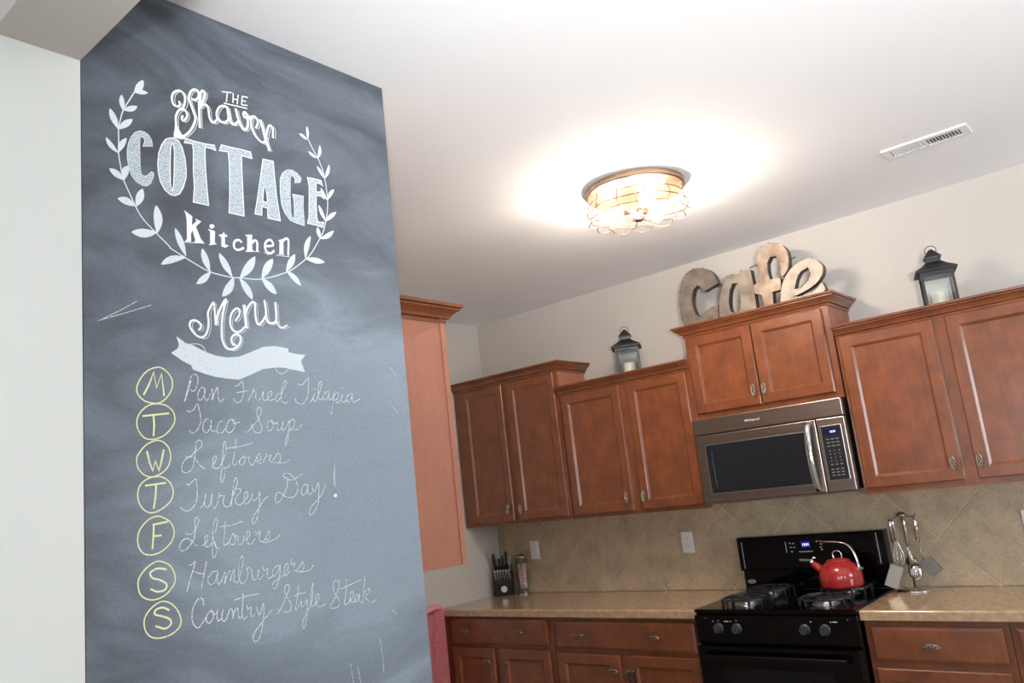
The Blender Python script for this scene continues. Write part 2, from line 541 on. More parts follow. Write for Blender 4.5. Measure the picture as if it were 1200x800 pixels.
D_ = .4309; TX0 = -.9529; TZ0 = .924
OUT = [(-1.504, -1.436, 1.122, 1.248), (-.368, -.302, 1.119, 1.245), (1.343, 1.411, 1.119, 1.245)]
for row in range(-1, 4):
    for k in range(-8, 18):
        cx = TX0+(k+(.5 if row % 2 == 0 else 0))*D_
        cz = TZ0+row*D_/2
        h = D_/2-.0030
        pl = clip([(cx-h, cz), (cx, cz-h), (cx+h, cz), (cx, cz+h)], BX0, BX1, BZ0+.002, BZ1)
        if not pl: continue
        ar = abs(sum(pl[i-1][0]*pl[i][1]-pl[i][0]*pl[i-1][1] for i in range(len(pl))))/2
        if ar < 2e-4: continue
        yf = -.0095-random.random()*.0004
        mx_ = sum(p[0] for p in pl)/len(pl); mz_ = sum(p[1] for p in pl)/len(pl)
        b = bmesh.new()
        B0 = [b.verts.new((p[0], -.005, p[1])) for p in pl]
        B1 = [b.verts.new((p[0], yf+.0015, p[1])) for p in pl]
        B2 = []
        for p in pl:
            dx, dz = mx_-p[0], mz_-p[1]; ln = math.hypot(dx, dz) or 1
            B2.append(b.verts.new((p[0]+dx/ln*.003, yf, p[1]+dz/ln*.003)))
        n_ = len(pl)
        for A, B in ((B0, B1), (B1, B2)):
            for i in range(n_): b.faces.new((A[i-1], A[i], B[i], B[i-1]))
        b.faces.new(B2)
        bmesh.ops.recalc_face_normals(b, faces=b.faces)
        obj('tile', b, M['tile'], sp)


# ================================================================ chalkboard
ch = thing('menu_chalkboard', 'tall dark grey chalkboard wall panel lettered with a weekly menu', 'chalkboard', (.37, -3.17, 0))
obj('board', box(XC, .37, -3.598, -2.7405, .09, CZ), M['board'], ch)
XS = .3703


def yz(v): return [(v[i]/2000-3.2, v[i+1]/2000+1.8) for i in range(0, len(v), 2)]


layer = [0]


def ribbon(b, pts, w, closed):
    P = [Vector((p[0], p[1])) for p in pts]; n = len(P)
    x = XS+.00018*(layer[0] % 6); layer[0] += 1
    A = []; B = []
    for i in range(n):
        xi = x+.000004*i
        if closed: d0 = (P[i]-P[i-1]); d1 = (P[(i+1) % n]-P[i])
        else: d0 = P[i]-P[max(i-1, 0)]; d1 = P[min(i+1, n-1)]-P[i]
        if d0.length < 1e-7: d0 = d1.copy()
        if d1.length < 1e-7: d1 = d0.copy()
        if d0.length < 1e-7: d0 = d1 = Vector((1, 0))
        d0.normalize(); d1.normalize(); t = d0+d1
        if t.length < .3: t = d1.copy()
        t.normalize(); nn = Vector((-t.y, t.x))
        ww = w/2*min(1/max(nn.dot(Vector((-d1.y, d1.x))), .5), 1.6)
        q = P[i]
        if not closed and i == 0: q = q-d1*w*.3
        if not closed and i == n-1: q = q+d0*w*.3
        A.append(b.verts.new((xi, q.x+nn.x*ww, q.y+nn.y*ww))); B.append(b.verts.new((xi, q.x-nn.x*ww, q.y-nn.y*ww)))
    for i in range(n if closed else n-1):
        j = (i+1) % n
        b.faces.new((A[i], B[i], B[j], A[j]))


def fillpoly(b, loops):
    x = XS+.00015*(layer[0] % 6)-.0001; layer[0] += 1
    flat = [p for l in loops for p in l]
    vs = [b.verts.new((x, p[0], p[1])) for p in flat]
    for t in tessellate_polygon([[Vector((p[0], p[1], 0)) for p in l] for l in loops]):
        try: b.faces.new([vs[i] for i in t])
        except ValueError: pass


def fix(b):
    for f in b.faces:
        f.normal_update()
        if f.normal.x < 0: f.normal_flip()


# traced chalk strokes in board coordinates (half millimetres): name, kind, chalk, smooth, closed, width, points
ART=[
('wreath_stem','s','p',1,0,2.7,[[-572,1434,-592,1394,-622,1332,-636,1280,-644,1232,-644,1180,-646,1124,-636,1052,-626,1004,-598,940,-578,896,-548,846,-496,796,-432,740,-424,730,-358,698,-298,670,-246,650,-190,642,-138,638,-82,642,-4,646,58,662,118,684,168,706,204,726,290,794,330,836,390,926,416,974,434,1026,450,1090,456,1154,452,1242,446,1274,438,1316,412,1380,390,1412,356,1472]]),
('leaf','l','p',0,0,13.7,[[-572,1432,-530,1508]]),
('leaf','l','p',0,0,10.0,[[-570,1434,-510,1452]]),
('leaf','l','p',0,0,10.9,[[-622,1328,-628,1404]]),
('leaf','l','p',0,0,11.8,[[-622,1332,-560,1370]]),
('leaf','l','p',0,0,13.7,[[-646,1236,-680,1322]]),
('leaf','l','p',0,0,12.7,[[-644,1236,-582,1302]]),
('leaf','l','p',0,0,10.9,[[-648,1124,-698,1182]]),
('leaf','l','p',0,0,10.9,[[-648,1124,-610,1204]]),
('leaf','l','p',0,0,14.6,[[-626,1004,-686,1042]]),
('leaf','l','p',0,0,13.7,[[-626,1004,-604,1076]]),
('leaf','l','p',0,0,15.5,[[-578,896,-654,914]]),
('leaf','l','p',0,0,15.5,[[-574,896,-544,984]]),
('leaf','l','p',0,0,18.2,[[-486,794,-598,774]]),
('leaf','l','p',0,0,18.2,[[-486,790,-486,920]]),
('leaf','l','p',0,0,14.6,[[-356,706,-402,830]]),
('leaf','l','p',0,0,14.6,[[-358,698,-472,648]]),
('leaf','l','p',0,0,15.5,[[-242,650,-276,756]]),
('leaf','l','p',0,0,13.7,[[-238,650,-310,582]]),
('leaf','l','p',0,0,16.4,[[-130,642,-192,748]]),
('leaf','l','p',0,0,17.3,[[-122,640,-186,538]]),
('leaf','l','p',0,0,19.1,[[-90,640,-2,762]]),
('leaf','l','p',0,0,17.3,[[-92,640,-28,542]]),
('leaf','l','p',0,0,18.2,[[28,656,96,766]]),
('leaf','l','p',0,0,18.2,[[28,656,106,586]]),
('leaf','l','p',0,0,15.5,[[170,712,228,812]]),
('leaf','l','p',0,0,14.6,[[170,714,252,648]]),
('leaf','l','p',0,0,13.7,[[290,798,332,928]]),
('leaf','l','p',0,0,14.6,[[290,798,410,798]]),
('leaf','l','p',0,0,11.8,[[390,924,378,986]]),
('leaf','l','p',0,0,11.8,[[390,924,484,986]]),
('leaf','l','p',0,0,10.9,[[436,1028,396,1114]]),
('leaf','l','p',0,0,10.9,[[434,1028,510,1096]]),
('leaf','l','p',0,0,10.9,[[452,1154,418,1214]]),
('leaf','l','p',0,0,10.0,[[456,1154,506,1226]]),
('leaf','l','p',0,0,9.1,[[350,1470,298,1492]]),
('leaf','l','p',0,0,8.2,[[354,1474,354,1552]]),
('leaf','l','p',0,0,8.2,[[406,1380,350,1406]]),
('leaf','l','p',0,0,9.1,[[410,1380,430,1464]]),
('leaf','l','p',0,0,9.1,[[446,1274,400,1336]]),
('leaf','l','p',0,0,9.1,[[448,1276,484,1364]]),
('lettering COTTAGE','f','h',0,1,0,[[-496,1198,-538,1186,-528,1214,-534,1228,-546,1230,-552,1224,-554,1186,-554,1126,-554,1066,-546,1044,-528,1044,-514,1058,-502,1072,-494,1070,-496,1052,-508,1020,-526,1002,-544,1000,-570,1010,-592,1036,-602,1068,-608,1112,-608,1144,-602,1180,-590,1212,-572,1240,-550,1254,-532,1256,-512,1246,-500,1226]]),
('lettering COTTAGE','s','w',0,1,2.4,[[-496,1198,-538,1186,-528,1214,-534,1228,-546,1230,-552,1224,-554,1186,-554,1126,-554,1066,-546,1044,-528,1044,-514,1058,-502,1072,-494,1070,-496,1052,-508,1020,-526,1002,-544,1000,-570,1010,-592,1036,-602,1068,-608,1112,-608,1144,-602,1180,-590,1212,-572,1240,-550,1254,-532,1256,-512,1246,-500,1226]]),
('lettering COTTAGE','f','h',0,1,0,[[-410,1262,-434,1248,-454,1214,-468,1170,-474,1118,-472,1078,-464,1036,-444,1000,-418,984,-398,984,-376,998,-356,1036,-342,1086,-340,1128,-344,1182,-356,1230,-372,1258,-392,1266],[-406,1236,-412,1206,-416,1142,-418,1038,-410,1008,-404,1022,-398,1104,-394,1198,-398,1230]]),
('lettering COTTAGE','s','w',0,1,2.4,[[-410,1262,-434,1248,-454,1214,-468,1170,-474,1118,-472,1078,-464,1036,-444,1000,-418,984,-398,984,-376,998,-356,1036,-342,1086,-340,1128,-344,1182,-356,1230,-372,1258,-392,1266]]),
('lettering COTTAGE','s','w',0,1,2.4,[[-406,1236,-412,1206,-416,1142,-418,1038,-410,1008,-404,1022,-398,1104,-394,1198,-398,1230]]),
('lettering COTTAGE','f','h',0,1,0,[[-336,1280,-346,1256,-306,1262,-302,1232,-306,1128,-304,1044,-312,972,-236,972,-240,1038,-244,1144,-244,1230,-242,1264,-208,1264,-188,1260,-194,1286,-242,1280,-298,1278]]),
('lettering COTTAGE','s','w',0,1,2.4,[[-336,1280,-346,1256,-306,1262,-302,1232,-306,1128,-304,1044,-312,972,-236,972,-240,1038,-244,1144,-244,1230,-242,1264,-208,1264,-188,1260,-194,1286,-242,1280,-298,1278]]),
('lettering COTTAGE','f','h',0,1,0,[[-156,1300,-168,1266,-122,1272,-118,1220,-122,1088,-126,1022,-132,958,-52,958,-52,1082,-52,1192,-50,1274,-16,1272,8,1272,2,1306,-62,1304,-116,1300]]),
('lettering COTTAGE','s','w',0,1,2.4,[[-156,1300,-168,1266,-122,1272,-118,1220,-122,1088,-126,1022,-132,958,-52,958,-52,1082,-52,1192,-50,1274,-16,1272,8,1272,2,1306,-62,1304,-116,1300]]),
('lettering COTTAGE','f','h',0,1,0,[[70,1286,130,1290,132,1216,138,1102,152,974,80,974,82,1026,50,1030,46,982,8,982,24,1054,48,1172],[72,1146,62,1108,56,1058,82,1056,82,1098]]),
('lettering COTTAGE','s','w',0,1,2.4,[[70,1286,130,1290,132,1216,138,1102,152,974,80,974,82,1026,50,1030,46,982,8,982,24,1054,48,1172]]),
('lettering COTTAGE','s','w',0,1,2.4,[[72,1146,62,1108,56,1058,82,1056,82,1098]]),
('lettering COTTAGE','f','h',0,1,0,[[254,1204,258,1224,246,1240,234,1242,226,1216,220,1122,218,1028,230,998,240,1024,242,1102,236,1136,302,1140,296,1092,296,978,252,982,212,990,184,1020,166,1062,162,1130,166,1202,182,1238,210,1262,240,1270,272,1260,294,1238,286,1214]]),
('lettering COTTAGE','s','w',0,1,2.4,[[254,1204,258,1224,246,1240,234,1242,226,1216,220,1122,218,1028,230,998,240,1024,242,1102,236,1136,302,1140,296,1092,296,978,252,982,212,990,184,1020,166,1062,162,1130,166,1202,182,1238,210,1262,240,1270,272,1260,294,1238,286,1214]]),
('lettering COTTAGE','f','h',0,1,0,[[334,1252,342,1206,336,1124,328,1028,316,994,368,994,412,990,422,1022,404,1016,384,1016,378,1042,380,1110,384,1164,414,1166,434,1154,424,1206,414,1190,386,1182,388,1236,414,1236,430,1228,422,1256,378,1256]]),
('lettering COTTAGE','s','w',0,1,2.4,[[334,1252,342,1206,336,1124,328,1028,316,994,368,994,412,990,422,1022,404,1016,384,1016,378,1042,380,1110,384,1164,414,1166,434,1154,424,1206,414,1190,386,1182,388,1236,414,1236,430,1228,422,1256,378,1256]]),
('lettering THE','s','w',0,0,3.1,[[-140,1584,-90,1596]]),
('lettering THE','s','w',0,0,3.1,[[-112,1588,-120,1536]]),
('lettering THE','s','w',0,0,3.1,[[-80,1596,-84,1544]]),
('lettering THE','s','w',0,0,3.1,[[-52,1596,-60,1544]]),
('lettering THE','s','w',0,0,3.1,[[-80,1566,-56,1568]]),
('lettering THE','s','w',0,0,3.1,[[-30,1596,-36,1548]]),
('lettering THE','s','w',0,0,3.1,[[-30,1596,0,1600]]),
('lettering THE','s','w',0,0,3.1,[[-34,1572,-12,1574]]),
('lettering THE','s','w',0,0,3.1,[[-36,1548,-4,1554]]),
('lettering THE','s','w',0,0,3.1,[[-132,1526,-6,1538]]),
('lettering name','s','w',1,0,5.5,[[-362,1458,-360,1440,-376,1430,-392,1436,-398,1464,-390,1492,-368,1512,-346,1512,-334,1490,-336,1458,-346,1430]]),
('lettering name','s','w',1,0,1.3,[[-350,1454,-348,1436,-364,1426,-380,1432,-384,1460,-378,1488,-356,1510,-334,1508,-322,1486,-322,1454,-334,1426]]),
('lettering name','s','w',1,0,5.5,[[-348,1390,-354,1376,-348,1366,-336,1376,-326,1396,-330,1416,-346,1424,-368,1410,-382,1374,-382,1332,-388,1288,-388,1274]]),
('lettering name','s','w',1,0,1.3,[[-336,1386,-342,1372,-336,1362,-324,1372,-314,1392,-318,1414,-334,1420,-356,1406,-370,1372,-370,1328,-376,1284,-376,1270]]),
('lettering name','s','w',1,0,5.8,[[-388,1274,-360,1280,-330,1304,-304,1342,-286,1392,-292,1420,-304,1456,-314,1484,-312,1510,-300,1534,-284,1546,-270,1544,-264,1526,-270,1506,-284,1492,-300,1490]]),
('lettering name','s','w',1,0,1.3,[[-376,1270,-348,1274,-318,1300,-290,1338,-274,1388,-280,1416,-290,1452,-300,1480,-300,1506,-288,1530,-270,1542,-258,1540,-252,1522,-256,1504,-270,1488,-288,1486]]),
('lettering name','s','w',1,0,6.2,[[-264,1474,-256,1512,-254,1538,-242,1554,-232,1546,-234,1522,-246,1496,-262,1474,-264,1420,-264,1358]]),
('lettering name','s','w',1,0,1.3,[[-252,1470,-244,1508,-240,1536,-228,1550,-218,1542,-222,1520,-234,1494,-250,1470,-252,1416,-252,1354]]),
('lettering name','s','w',1,0,5.5,[[-258,1462,-242,1482,-224,1484,-216,1458,-214,1428,-202,1404,-184,1412,-168,1436]]),
('lettering name','s','w',1,0,1.3,[[-246,1458,-230,1478,-212,1480,-202,1454,-202,1424,-188,1400,-170,1408,-154,1432]]),
('lettering name','s','w',1,0,5.6,[[-116,1508,-134,1510,-158,1496,-174,1462,-172,1432,-152,1420,-126,1428,-112,1454,-118,1506]]),
('lettering name','s','w',1,0,1.3,[[-102,1504,-122,1508,-144,1492,-162,1458,-158,1428,-138,1416,-114,1424,-98,1450,-106,1504]]),
('lettering name','s','w',1,0,6.6,[[-116,1510,-108,1456,-92,1428,-74,1434,-58,1452]]),
('lettering name','s','w',1,0,1.3,[[-102,1506,-94,1452,-78,1424,-60,1430,-46,1448]]),
('lettering name','s','w',1,0,6.6,[[-70,1514,-60,1470,-42,1426,-24,1416,-8,1440,-6,1484,-16,1512,-28,1504,-24,1486,-6,1488,14,1498]]),
('lettering name','s','w',1,0,1.3,[[-56,1510,-46,1466,-28,1422,-10,1412,6,1436,8,1480,-2,1508,-14,1500,-10,1482,8,1484,28,1494]]),
('lettering name','s','w',1,0,5.6,[[40,1446,52,1482,42,1502,24,1504,12,1478,14,1442,26,1410,52,1384,76,1376,88,1390]]),
('lettering name','s','w',1,0,1.3,[[54,1442,66,1478,56,1498,38,1500,26,1474,28,1438,40,1406,66,1380,90,1370,104,1386]]),
('lettering name','s','w',1,0,7.3,[[68,1496,80,1454,92,1400,104,1366,110,1344]]),
('lettering name','s','w',1,0,1.3,[[82,1492,94,1450,106,1396,118,1362,126,1340]]),
('lettering name','s','w',1,0,5.5,[[88,1380,108,1462,124,1486,138,1470,136,1422]]),
('lettering name','s','w',1,0,1.3,[[102,1376,122,1458,138,1482,154,1466,150,1418]]),
('lettering name','f','w',0,1,0,[[-394,1294,-396,1270,-368,1268,-338,1282,-356,1296,-370,1318,-380,1342]]),
('lettering Menu','s','w',1,0,5.1,[[-306,370,-296,382,-300,400,-320,412,-342,406,-348,382,-330,354,-306,338,-282,342,-264,372,-258,412,-260,450,-246,482,-230,504,-226,468,-224,402]]),
('lettering Menu','s','w',1,0,1.1,[[-294,364,-282,378,-288,394,-308,408,-330,402,-336,378,-320,350,-294,332,-268,336,-252,368,-246,408,-246,446,-234,478,-218,500,-214,462,-212,398]]),
('lettering Menu','s','w',1,0,5.8,[[-222,402,-214,442,-192,492,-168,526,-180,482,-192,422,-196,370,-194,332,-178,298,-150,292,-120,306,-102,334,-106,360,-128,364,-148,344,-144,318,-130,314]]),
('lettering Menu','s','w',1,0,1.1,[[-210,398,-202,438,-178,488,-156,522,-168,476,-180,418,-184,366,-182,326,-164,294,-136,286,-108,302,-90,330,-94,356,-114,358,-134,338,-130,312,-116,310]]),
('lettering Menu','s','w',1,0,5.1,[[-124,430,-104,458,-102,486,-122,486,-144,458,-152,422,-144,388,-122,376,-98,384,-80,402]]),
('lettering Menu','s','w',1,0,1.1,[[-112,424,-90,454,-90,480,-108,480,-130,454,-140,418,-132,382,-108,372,-84,378,-66,398]]),
('lettering Menu','s','w',1,0,8.0,[[-74,508,-72,466,-68,404]]),
('lettering Menu','s','w',1,0,1.1,[[-62,504,-58,462,-54,398]]),
('lettering Menu','s','w',1,0,5.8,[[-70,470,-54,504,-30,530,-16,522,-18,476,-12,432,2,424,22,444,34,464]]),
('lettering Menu','s','w',1,0,1.1,[[-56,466,-40,500,-16,524,-2,518,-4,472,0,426,16,418,36,438,48,458]]),
('lettering Menu','s','w',1,0,6.2,[[36,544,40,506,42,454,58,436,84,440,96,460,96,540]]),
('lettering Menu','s','w',1,0,1.1,[[50,540,54,500,56,450,72,430,98,436,110,456,110,534]]),
('lettering Menu','s','w',1,0,4.0,[[96,460,104,434,124,418,156,434]]),
('lettering Menu','s','w',1,0,1.1,[[110,456,118,428,138,414,170,428]]),
('lettering Kitchen','f','w',0,1,0,[[-358,924,-318,902,-322,858,-298,884,-306,894,-274,886,-282,878,-302,856,-280,800,-264,784,-314,776,-308,790,-320,834,-328,814,-328,778,-358,774,-348,788,-346,876,-350,908]]),
('lettering Kitchen','f','w',0,1,0,[[-210,876,-214,866,-224,860,-232,862,-236,870,-232,880,-222,884,-214,882]]),
('lettering Kitchen','f','w',0,1,0,[[-246,856,-208,852,-212,796,-202,788,-244,776,-236,786,-234,846]]),
('lettering Kitchen','f','w',0,1,0,[[-190,838,-174,842,-164,856,-158,844,-146,844,-148,834,-160,832,-160,796,-140,792,-160,778,-180,782,-178,828,-190,832]]),
('lettering Kitchen','f','w',0,1,0,[[-54,862,-12,872,-16,796,-8,788,-52,780,-44,790,-40,856]]),
('lettering Kitchen','f','w',0,1,0,[[132,868,164,882,160,802,166,798,130,794,136,802,140,864]]),
('lettering Kitchen','s','w',1,0,5.8,[[-74,822,-86,830,-106,822,-114,804,-110,784,-90,780,-64,794]]),
('lettering Kitchen','s','w',1,0,5.8,[[-14,830,0,844,12,836,10,792]]),
('lettering Kitchen','s','w',1,0,5.8,[[60,824,100,836,94,858,78,860,60,844,54,818,64,796,86,792,104,808]]),
('lettering Kitchen','s','w',1,0,5.8,[[162,872,180,886,192,874,186,800]]),
('lettering Kitchen','s','w',1,0,1.5,[[118,788,194,792]]),
('lettering Kitchen','s','w',1,0,1.5,[[48,792,74,782]]),
('lettering Kitchen','s','w',1,0,1.5,[[-52,778,22,790]]),
('lettering Kitchen','s','w',1,0,1.5,[[-360,770,-266,782]]),
('ribbon_banner','f','p',0,1,0,[[-412,332,-370,304,-344,300,-280,272,-234,258,-174,252,-114,260,-50,286,16,316,82,324,154,318,156,298,204,292,252,292,224,258,244,204,198,210,158,214,144,218,114,220,74,218,10,208,-56,178,-118,152,-180,154,-238,160,-296,174,-342,188,-348,206,-388,224,-438,256,-408,278,-402,296]]),
('ribbon_banner','s','p',1,0,1.8,[[-348,302,-314,304,-290,294,-278,270]]),
('ribbon_banner','s','p',1,0,1.6,[[76,218,86,200,112,190,144,208,150,220]]),
('lettering Pan Fried Tilapia','s','c',1,0,1.8,[[-384,48,-366,108,-350,156,-336,168,-322,158,-320,132,-332,100,-346,92,-354,98]]),
('lettering Pan Fried Tilapia','s','c',1,0,1.8,[[-352,138,-368,88,-382,48]]),
('lettering Pan Fried Tilapia','s','c',1,0,1.8,[[-290,106,-308,108,-322,78,-320,56,-306,56,-290,84,-288,106,-292,76,-286,52,-272,64,-256,104]]),
('lettering Pan Fried Tilapia','s','c',1,0,1.8,[[-256,108,-252,84,-258,52,-244,84,-230,112,-228,92,-226,62,-216,48,-198,66]]),
('lettering Pan Fried Tilapia','s','c',1,0,1.8,[[-142,122,-124,126,-104,146,-100,112,-106,72,-122,48,-142,48,-152,64]]),
('lettering Pan Fried Tilapia','s','c',1,0,1.8,[[-134,92,-76,102]]),
('lettering Pan Fried Tilapia','s','c',1,0,1.8,[[-78,54,-56,86,-48,110,-42,98,-34,98,-38,74,-30,58,-14,66,6,100,0,74,6,58,24,64]]),
('lettering Pan Fried Tilapia','s','c',1,0,1.8,[[6,132,10,128]]),
('lettering Pan Fried Tilapia','s','c',1,0,1.8,[[24,68,44,84,50,100,40,102,26,84,30,62,46,60,62,68]]),
('lettering Pan Fried Tilapia','s','c',1,0,1.8,[[98,90,88,94,70,76,72,56,86,62,102,90,126,132,134,152,124,156,108,122,98,76,104,56,120,46,134,56]]),
('lettering Pan Fried Tilapia','s','c',1,0,1.8,[[198,142,218,138,240,156,262,178,258,136,250,84,226,50,202,44,180,58,180,78]]),
('lettering Pan Fried Tilapia','s','c',1,0,1.8,[[264,56,282,76,294,102,284,72,292,58,312,82,330,122,340,152,334,162,318,134,314,90,322,70,340,74]]),
('lettering Pan Fried Tilapia','s','c',1,0,1.8,[[292,124,296,118]]),
('lettering Pan Fried Tilapia','s','c',1,0,1.8,[[380,110,362,108,344,86,348,68,366,74,382,106,378,84,386,68,410,88]]),
('lettering Pan Fried Tilapia','s','c',1,0,1.8,[[410,106,402,62,386,-4]]),
('lettering Pan Fried Tilapia','s','c',1,0,1.8,[[410,88,426,106,440,102,436,80,418,68,402,70]]),
('lettering Pan Fried Tilapia','s','c',1,0,1.8,[[418,56,444,62,464,98,456,72,466,56,490,72]]),
('lettering Pan Fried Tilapia','s','c',1,0,1.8,[[464,134,468,128]]),
('lettering Pan Fried Tilapia','s','c',1,0,1.8,[[528,104,506,100,490,78,496,60,516,74,530,100,526,78,534,60,560,70,576,78]]),
('lettering Taco Soup','s','c',1,0,1.8,[[-374,6,-360,2,-342,14,-326,36,-316,0,-314,-42,-330,-76,-356,-92,-366,-80]]),
('lettering Taco Soup','s','c',1,0,1.8,[[-270,-34,-286,-30,-302,-50,-304,-80,-286,-88,-268,-64,-264,-34,-266,-64,-260,-86,-244,-80]]),
('lettering Taco Soup','s','c',1,0,1.8,[[-210,-38,-228,-46,-238,-72,-236,-90,-214,-90,-200,-72]]),
('lettering Taco Soup','s','c',1,0,1.8,[[-154,-34,-174,-34,-192,-60,-194,-84,-174,-90,-154,-68,-150,-42,-162,-32,-154,-50,-126,-42]]),
('lettering Taco Soup','s','c',1,0,1.8,[[-90,-90,-60,-62,-32,-34,-12,2,-16,24,-30,20,-36,-6,-24,-38,-12,-70,-22,-90,-44,-92,-60,-76,-66,-52]]),
('lettering Taco Soup','s','c',1,0,1.8,[[36,-36,18,-46,16,-74,28,-86,46,-66,48,-42,38,-36,48,-52,70,-46]]),
('lettering Taco Soup','s','c',1,0,1.8,[[74,-46,68,-66,74,-84,90,-74,104,-42,96,-66,100,-84,118,-66,136,-38]]),
('lettering Taco Soup','s','c',1,0,1.8,[[140,-34,132,-82,122,-132,110,-154,108,-140,120,-108,138,-74]]),
('lettering Taco Soup','s','c',1,0,1.8,[[136,-46,156,-28,166,-42,158,-66,138,-80]]),
('lettering Taco Soup','s','c',1,0,1.8,[[138,-82,184,-78,210,-50]]),
('lettering Leftovers','s','c',1,0,1.8,[[-386,-192,-364,-190,-342,-168,-318,-154,-310,-134,-322,-122,-336,-130,-342,-168,-348,-206,-362,-246,-384,-258,-404,-252,-404,-224,-386,-200,-364,-194,-346,-198,-326,-228,-302,-246]]),
('lettering Leftovers','s','c',1,0,1.8,[[-272,-242,-254,-220,-246,-196,-256,-194,-264,-220,-258,-244,-236,-246]]),
('lettering Leftovers','s','c',1,0,1.8,[[-236,-246,-214,-212,-198,-168,-200,-134,-208,-136,-216,-196,-224,-252,-230,-296,-224,-310,-214,-292,-208,-262,-214,-242,-196,-246,-178,-224]]),
('lettering Leftovers','s','c',1,0,1.8,[[-148,-118,-156,-174,-170,-224,-162,-236,-138,-220]]),
('lettering Leftovers','s','c',1,0,1.8,[[-194,-162,-112,-150,-66,-140]]),
('lettering Leftovers','s','c',1,0,1.8,[[-110,-196,-130,-210,-136,-232,-120,-236,-108,-216,-116,-198,-92,-206]]),
('lettering Leftovers','s','c',1,0,1.8,[[-86,-198,-86,-226,-72,-240,-50,-212,-52,-202]]),
('lettering Leftovers','s','c',1,0,1.8,[[-50,-224,-26,-214,-28,-192,-42,-198,-42,-226,-20,-230,-2,-204]]),
('lettering Leftovers','s','c',1,0,1.8,[[0,-188,8,-204,28,-198,18,-220,30,-232]]),
('lettering Leftovers','s','c',1,0,1.8,[[30,-228,50,-206,66,-188,78,-206,72,-228,50,-234,36,-230]]),
('lettering Leftovers','s','c',1,0,1.8,[[60,-236,104,-234,130,-220]]),
('lettering Turkey Day','s','c',1,0,2.0,[[-388,-302,-378,-310,-360,-296,-344,-286,-342,-320,-342,-362,-354,-394,-378,-416,-402,-414,-416,-400]]),
('lettering Turkey Day','s','c',1,0,2.0,[[-326,-410,-308,-380,-302,-350,-306,-376,-310,-400,-294,-410,-282,-392,-272,-356,-278,-388,-272,-412,-262,-416,-248,-392,-238,-354,-236,-366,-216,-366,-224,-394,-212,-414,-192,-410,-170,-360,-150,-312,-156,-292,-166,-308,-176,-356,-184,-414]]),
('lettering Turkey Day','s','c',1,0,2.0,[[-180,-382,-164,-346,-140,-342,-136,-354,-158,-376,-164,-398,-146,-412,-124,-400,-104,-380,-102,-360,-114,-360,-120,-382,-118,-406,-102,-408,-88,-388]]),
('lettering Turkey Day','s','c',1,0,2.0,[[-80,-366,-82,-388,-70,-398,-52,-384,-40,-362,-44,-402,-52,-456,-72,-494,-86,-496,-78,-468,-48,-432,-22,-400,2,-384]]),
('lettering Turkey Day','s','c',1,0,2.0,[[188,-292,172,-302,144,-316,110,-314,88,-298,94,-286,122,-288,146,-310,162,-342,158,-374,138,-396,114,-398,88,-390,66,-372,46,-374,38,-398,42,-418,62,-410,82,-388,100,-354,108,-324,104,-304]]),
('lettering Turkey Day','s','c',1,0,2.0,[[216,-342,194,-348,180,-376,190,-392,210,-378,220,-346,218,-378,226,-394,242,-380]]),
('lettering Turkey Day','s','c',1,0,2.0,[[244,-348,248,-376,262,-374,280,-338,282,-378,274,-430,252,-470,228,-488,218,-478,230,-452,262,-426,298,-396,320,-354]]),
('lettering Turkey Day','s','c',1,0,2.7,[[388,-258,380,-314,380,-362]]),
('lettering Turkey Day','f','w',0,1,0,[[390,-408,386,-414,378,-416,370,-412,368,-406,372,-400,380,-398,388,-400]]),
('lettering Leftovers ','s','c',1,0,1.8,[[-396,-510,-378,-514,-360,-506,-344,-476,-338,-462,-348,-448,-356,-460,-356,-494,-362,-532,-382,-560,-408,-578,-426,-568,-420,-544,-400,-530,-380,-536,-364,-554,-348,-566]]),
('lettering Leftovers ','s','c',1,0,1.8,[[-328,-568,-306,-554,-300,-532,-310,-528,-314,-548,-310,-572,-292,-574]]),
('lettering Leftovers ','s','c',1,0,1.8,[[-292,-574,-276,-542,-258,-496,-254,-470,-260,-460,-272,-484,-280,-534,-282,-586,-282,-618,-272,-620,-262,-590,-274,-550,-266,-582,-248,-586]]),
('lettering Leftovers ','s','c',1,0,1.8,[[-218,-476,-222,-516,-228,-558,-226,-578,-208,-568]]),
('lettering Leftovers ','s','c',1,0,1.8,[[-244,-496,-192,-496,-132,-484]]),
('lettering Leftovers ','s','c',1,0,1.8,[[-210,-576,-196,-554,-180,-532,-172,-556,-178,-576,-194,-578,-200,-566]]),
('lettering Leftovers ','s','c',1,0,1.8,[[-172,-544,-160,-546,-160,-570,-152,-584,-134,-568,-130,-546]]),
('lettering Leftovers ','s','c',1,0,1.8,[[-126,-566,-106,-556,-102,-534,-114,-532,-118,-554,-112,-582,-92,-584,-76,-564]]),
('lettering Leftovers ','s','c',1,0,1.8,[[-74,-530,-72,-548,-48,-536,-56,-562,-50,-580,-34,-584]]),
('lettering Leftovers ','s','c',1,0,1.8,[[-34,-580,-12,-554,-4,-538,0,-560,-6,-574,-28,-576]]),
('lettering Leftovers ','s','c',1,0,1.8,[[-50,-580,-24,-588,10,-582,36,-576,54,-560]]),
('lettering Hamburgers','s','c',1,0,1.8,[[-390,-638,-374,-638,-360,-626,-372,-662,-388,-704,-400,-742]]),
('lettering Hamburgers','s','c',1,0,1.8,[[-310,-634,-322,-680,-336,-736]]),
('lettering Hamburgers','s','c',1,0,1.8,[[-378,-678,-368,-666,-346,-678,-322,-682]]),
('lettering Hamburgers','s','c',1,0,1.8,[[-264,-678,-288,-682,-308,-706,-302,-726,-278,-726,-260,-684,-266,-716,-258,-736,-242,-716]]),
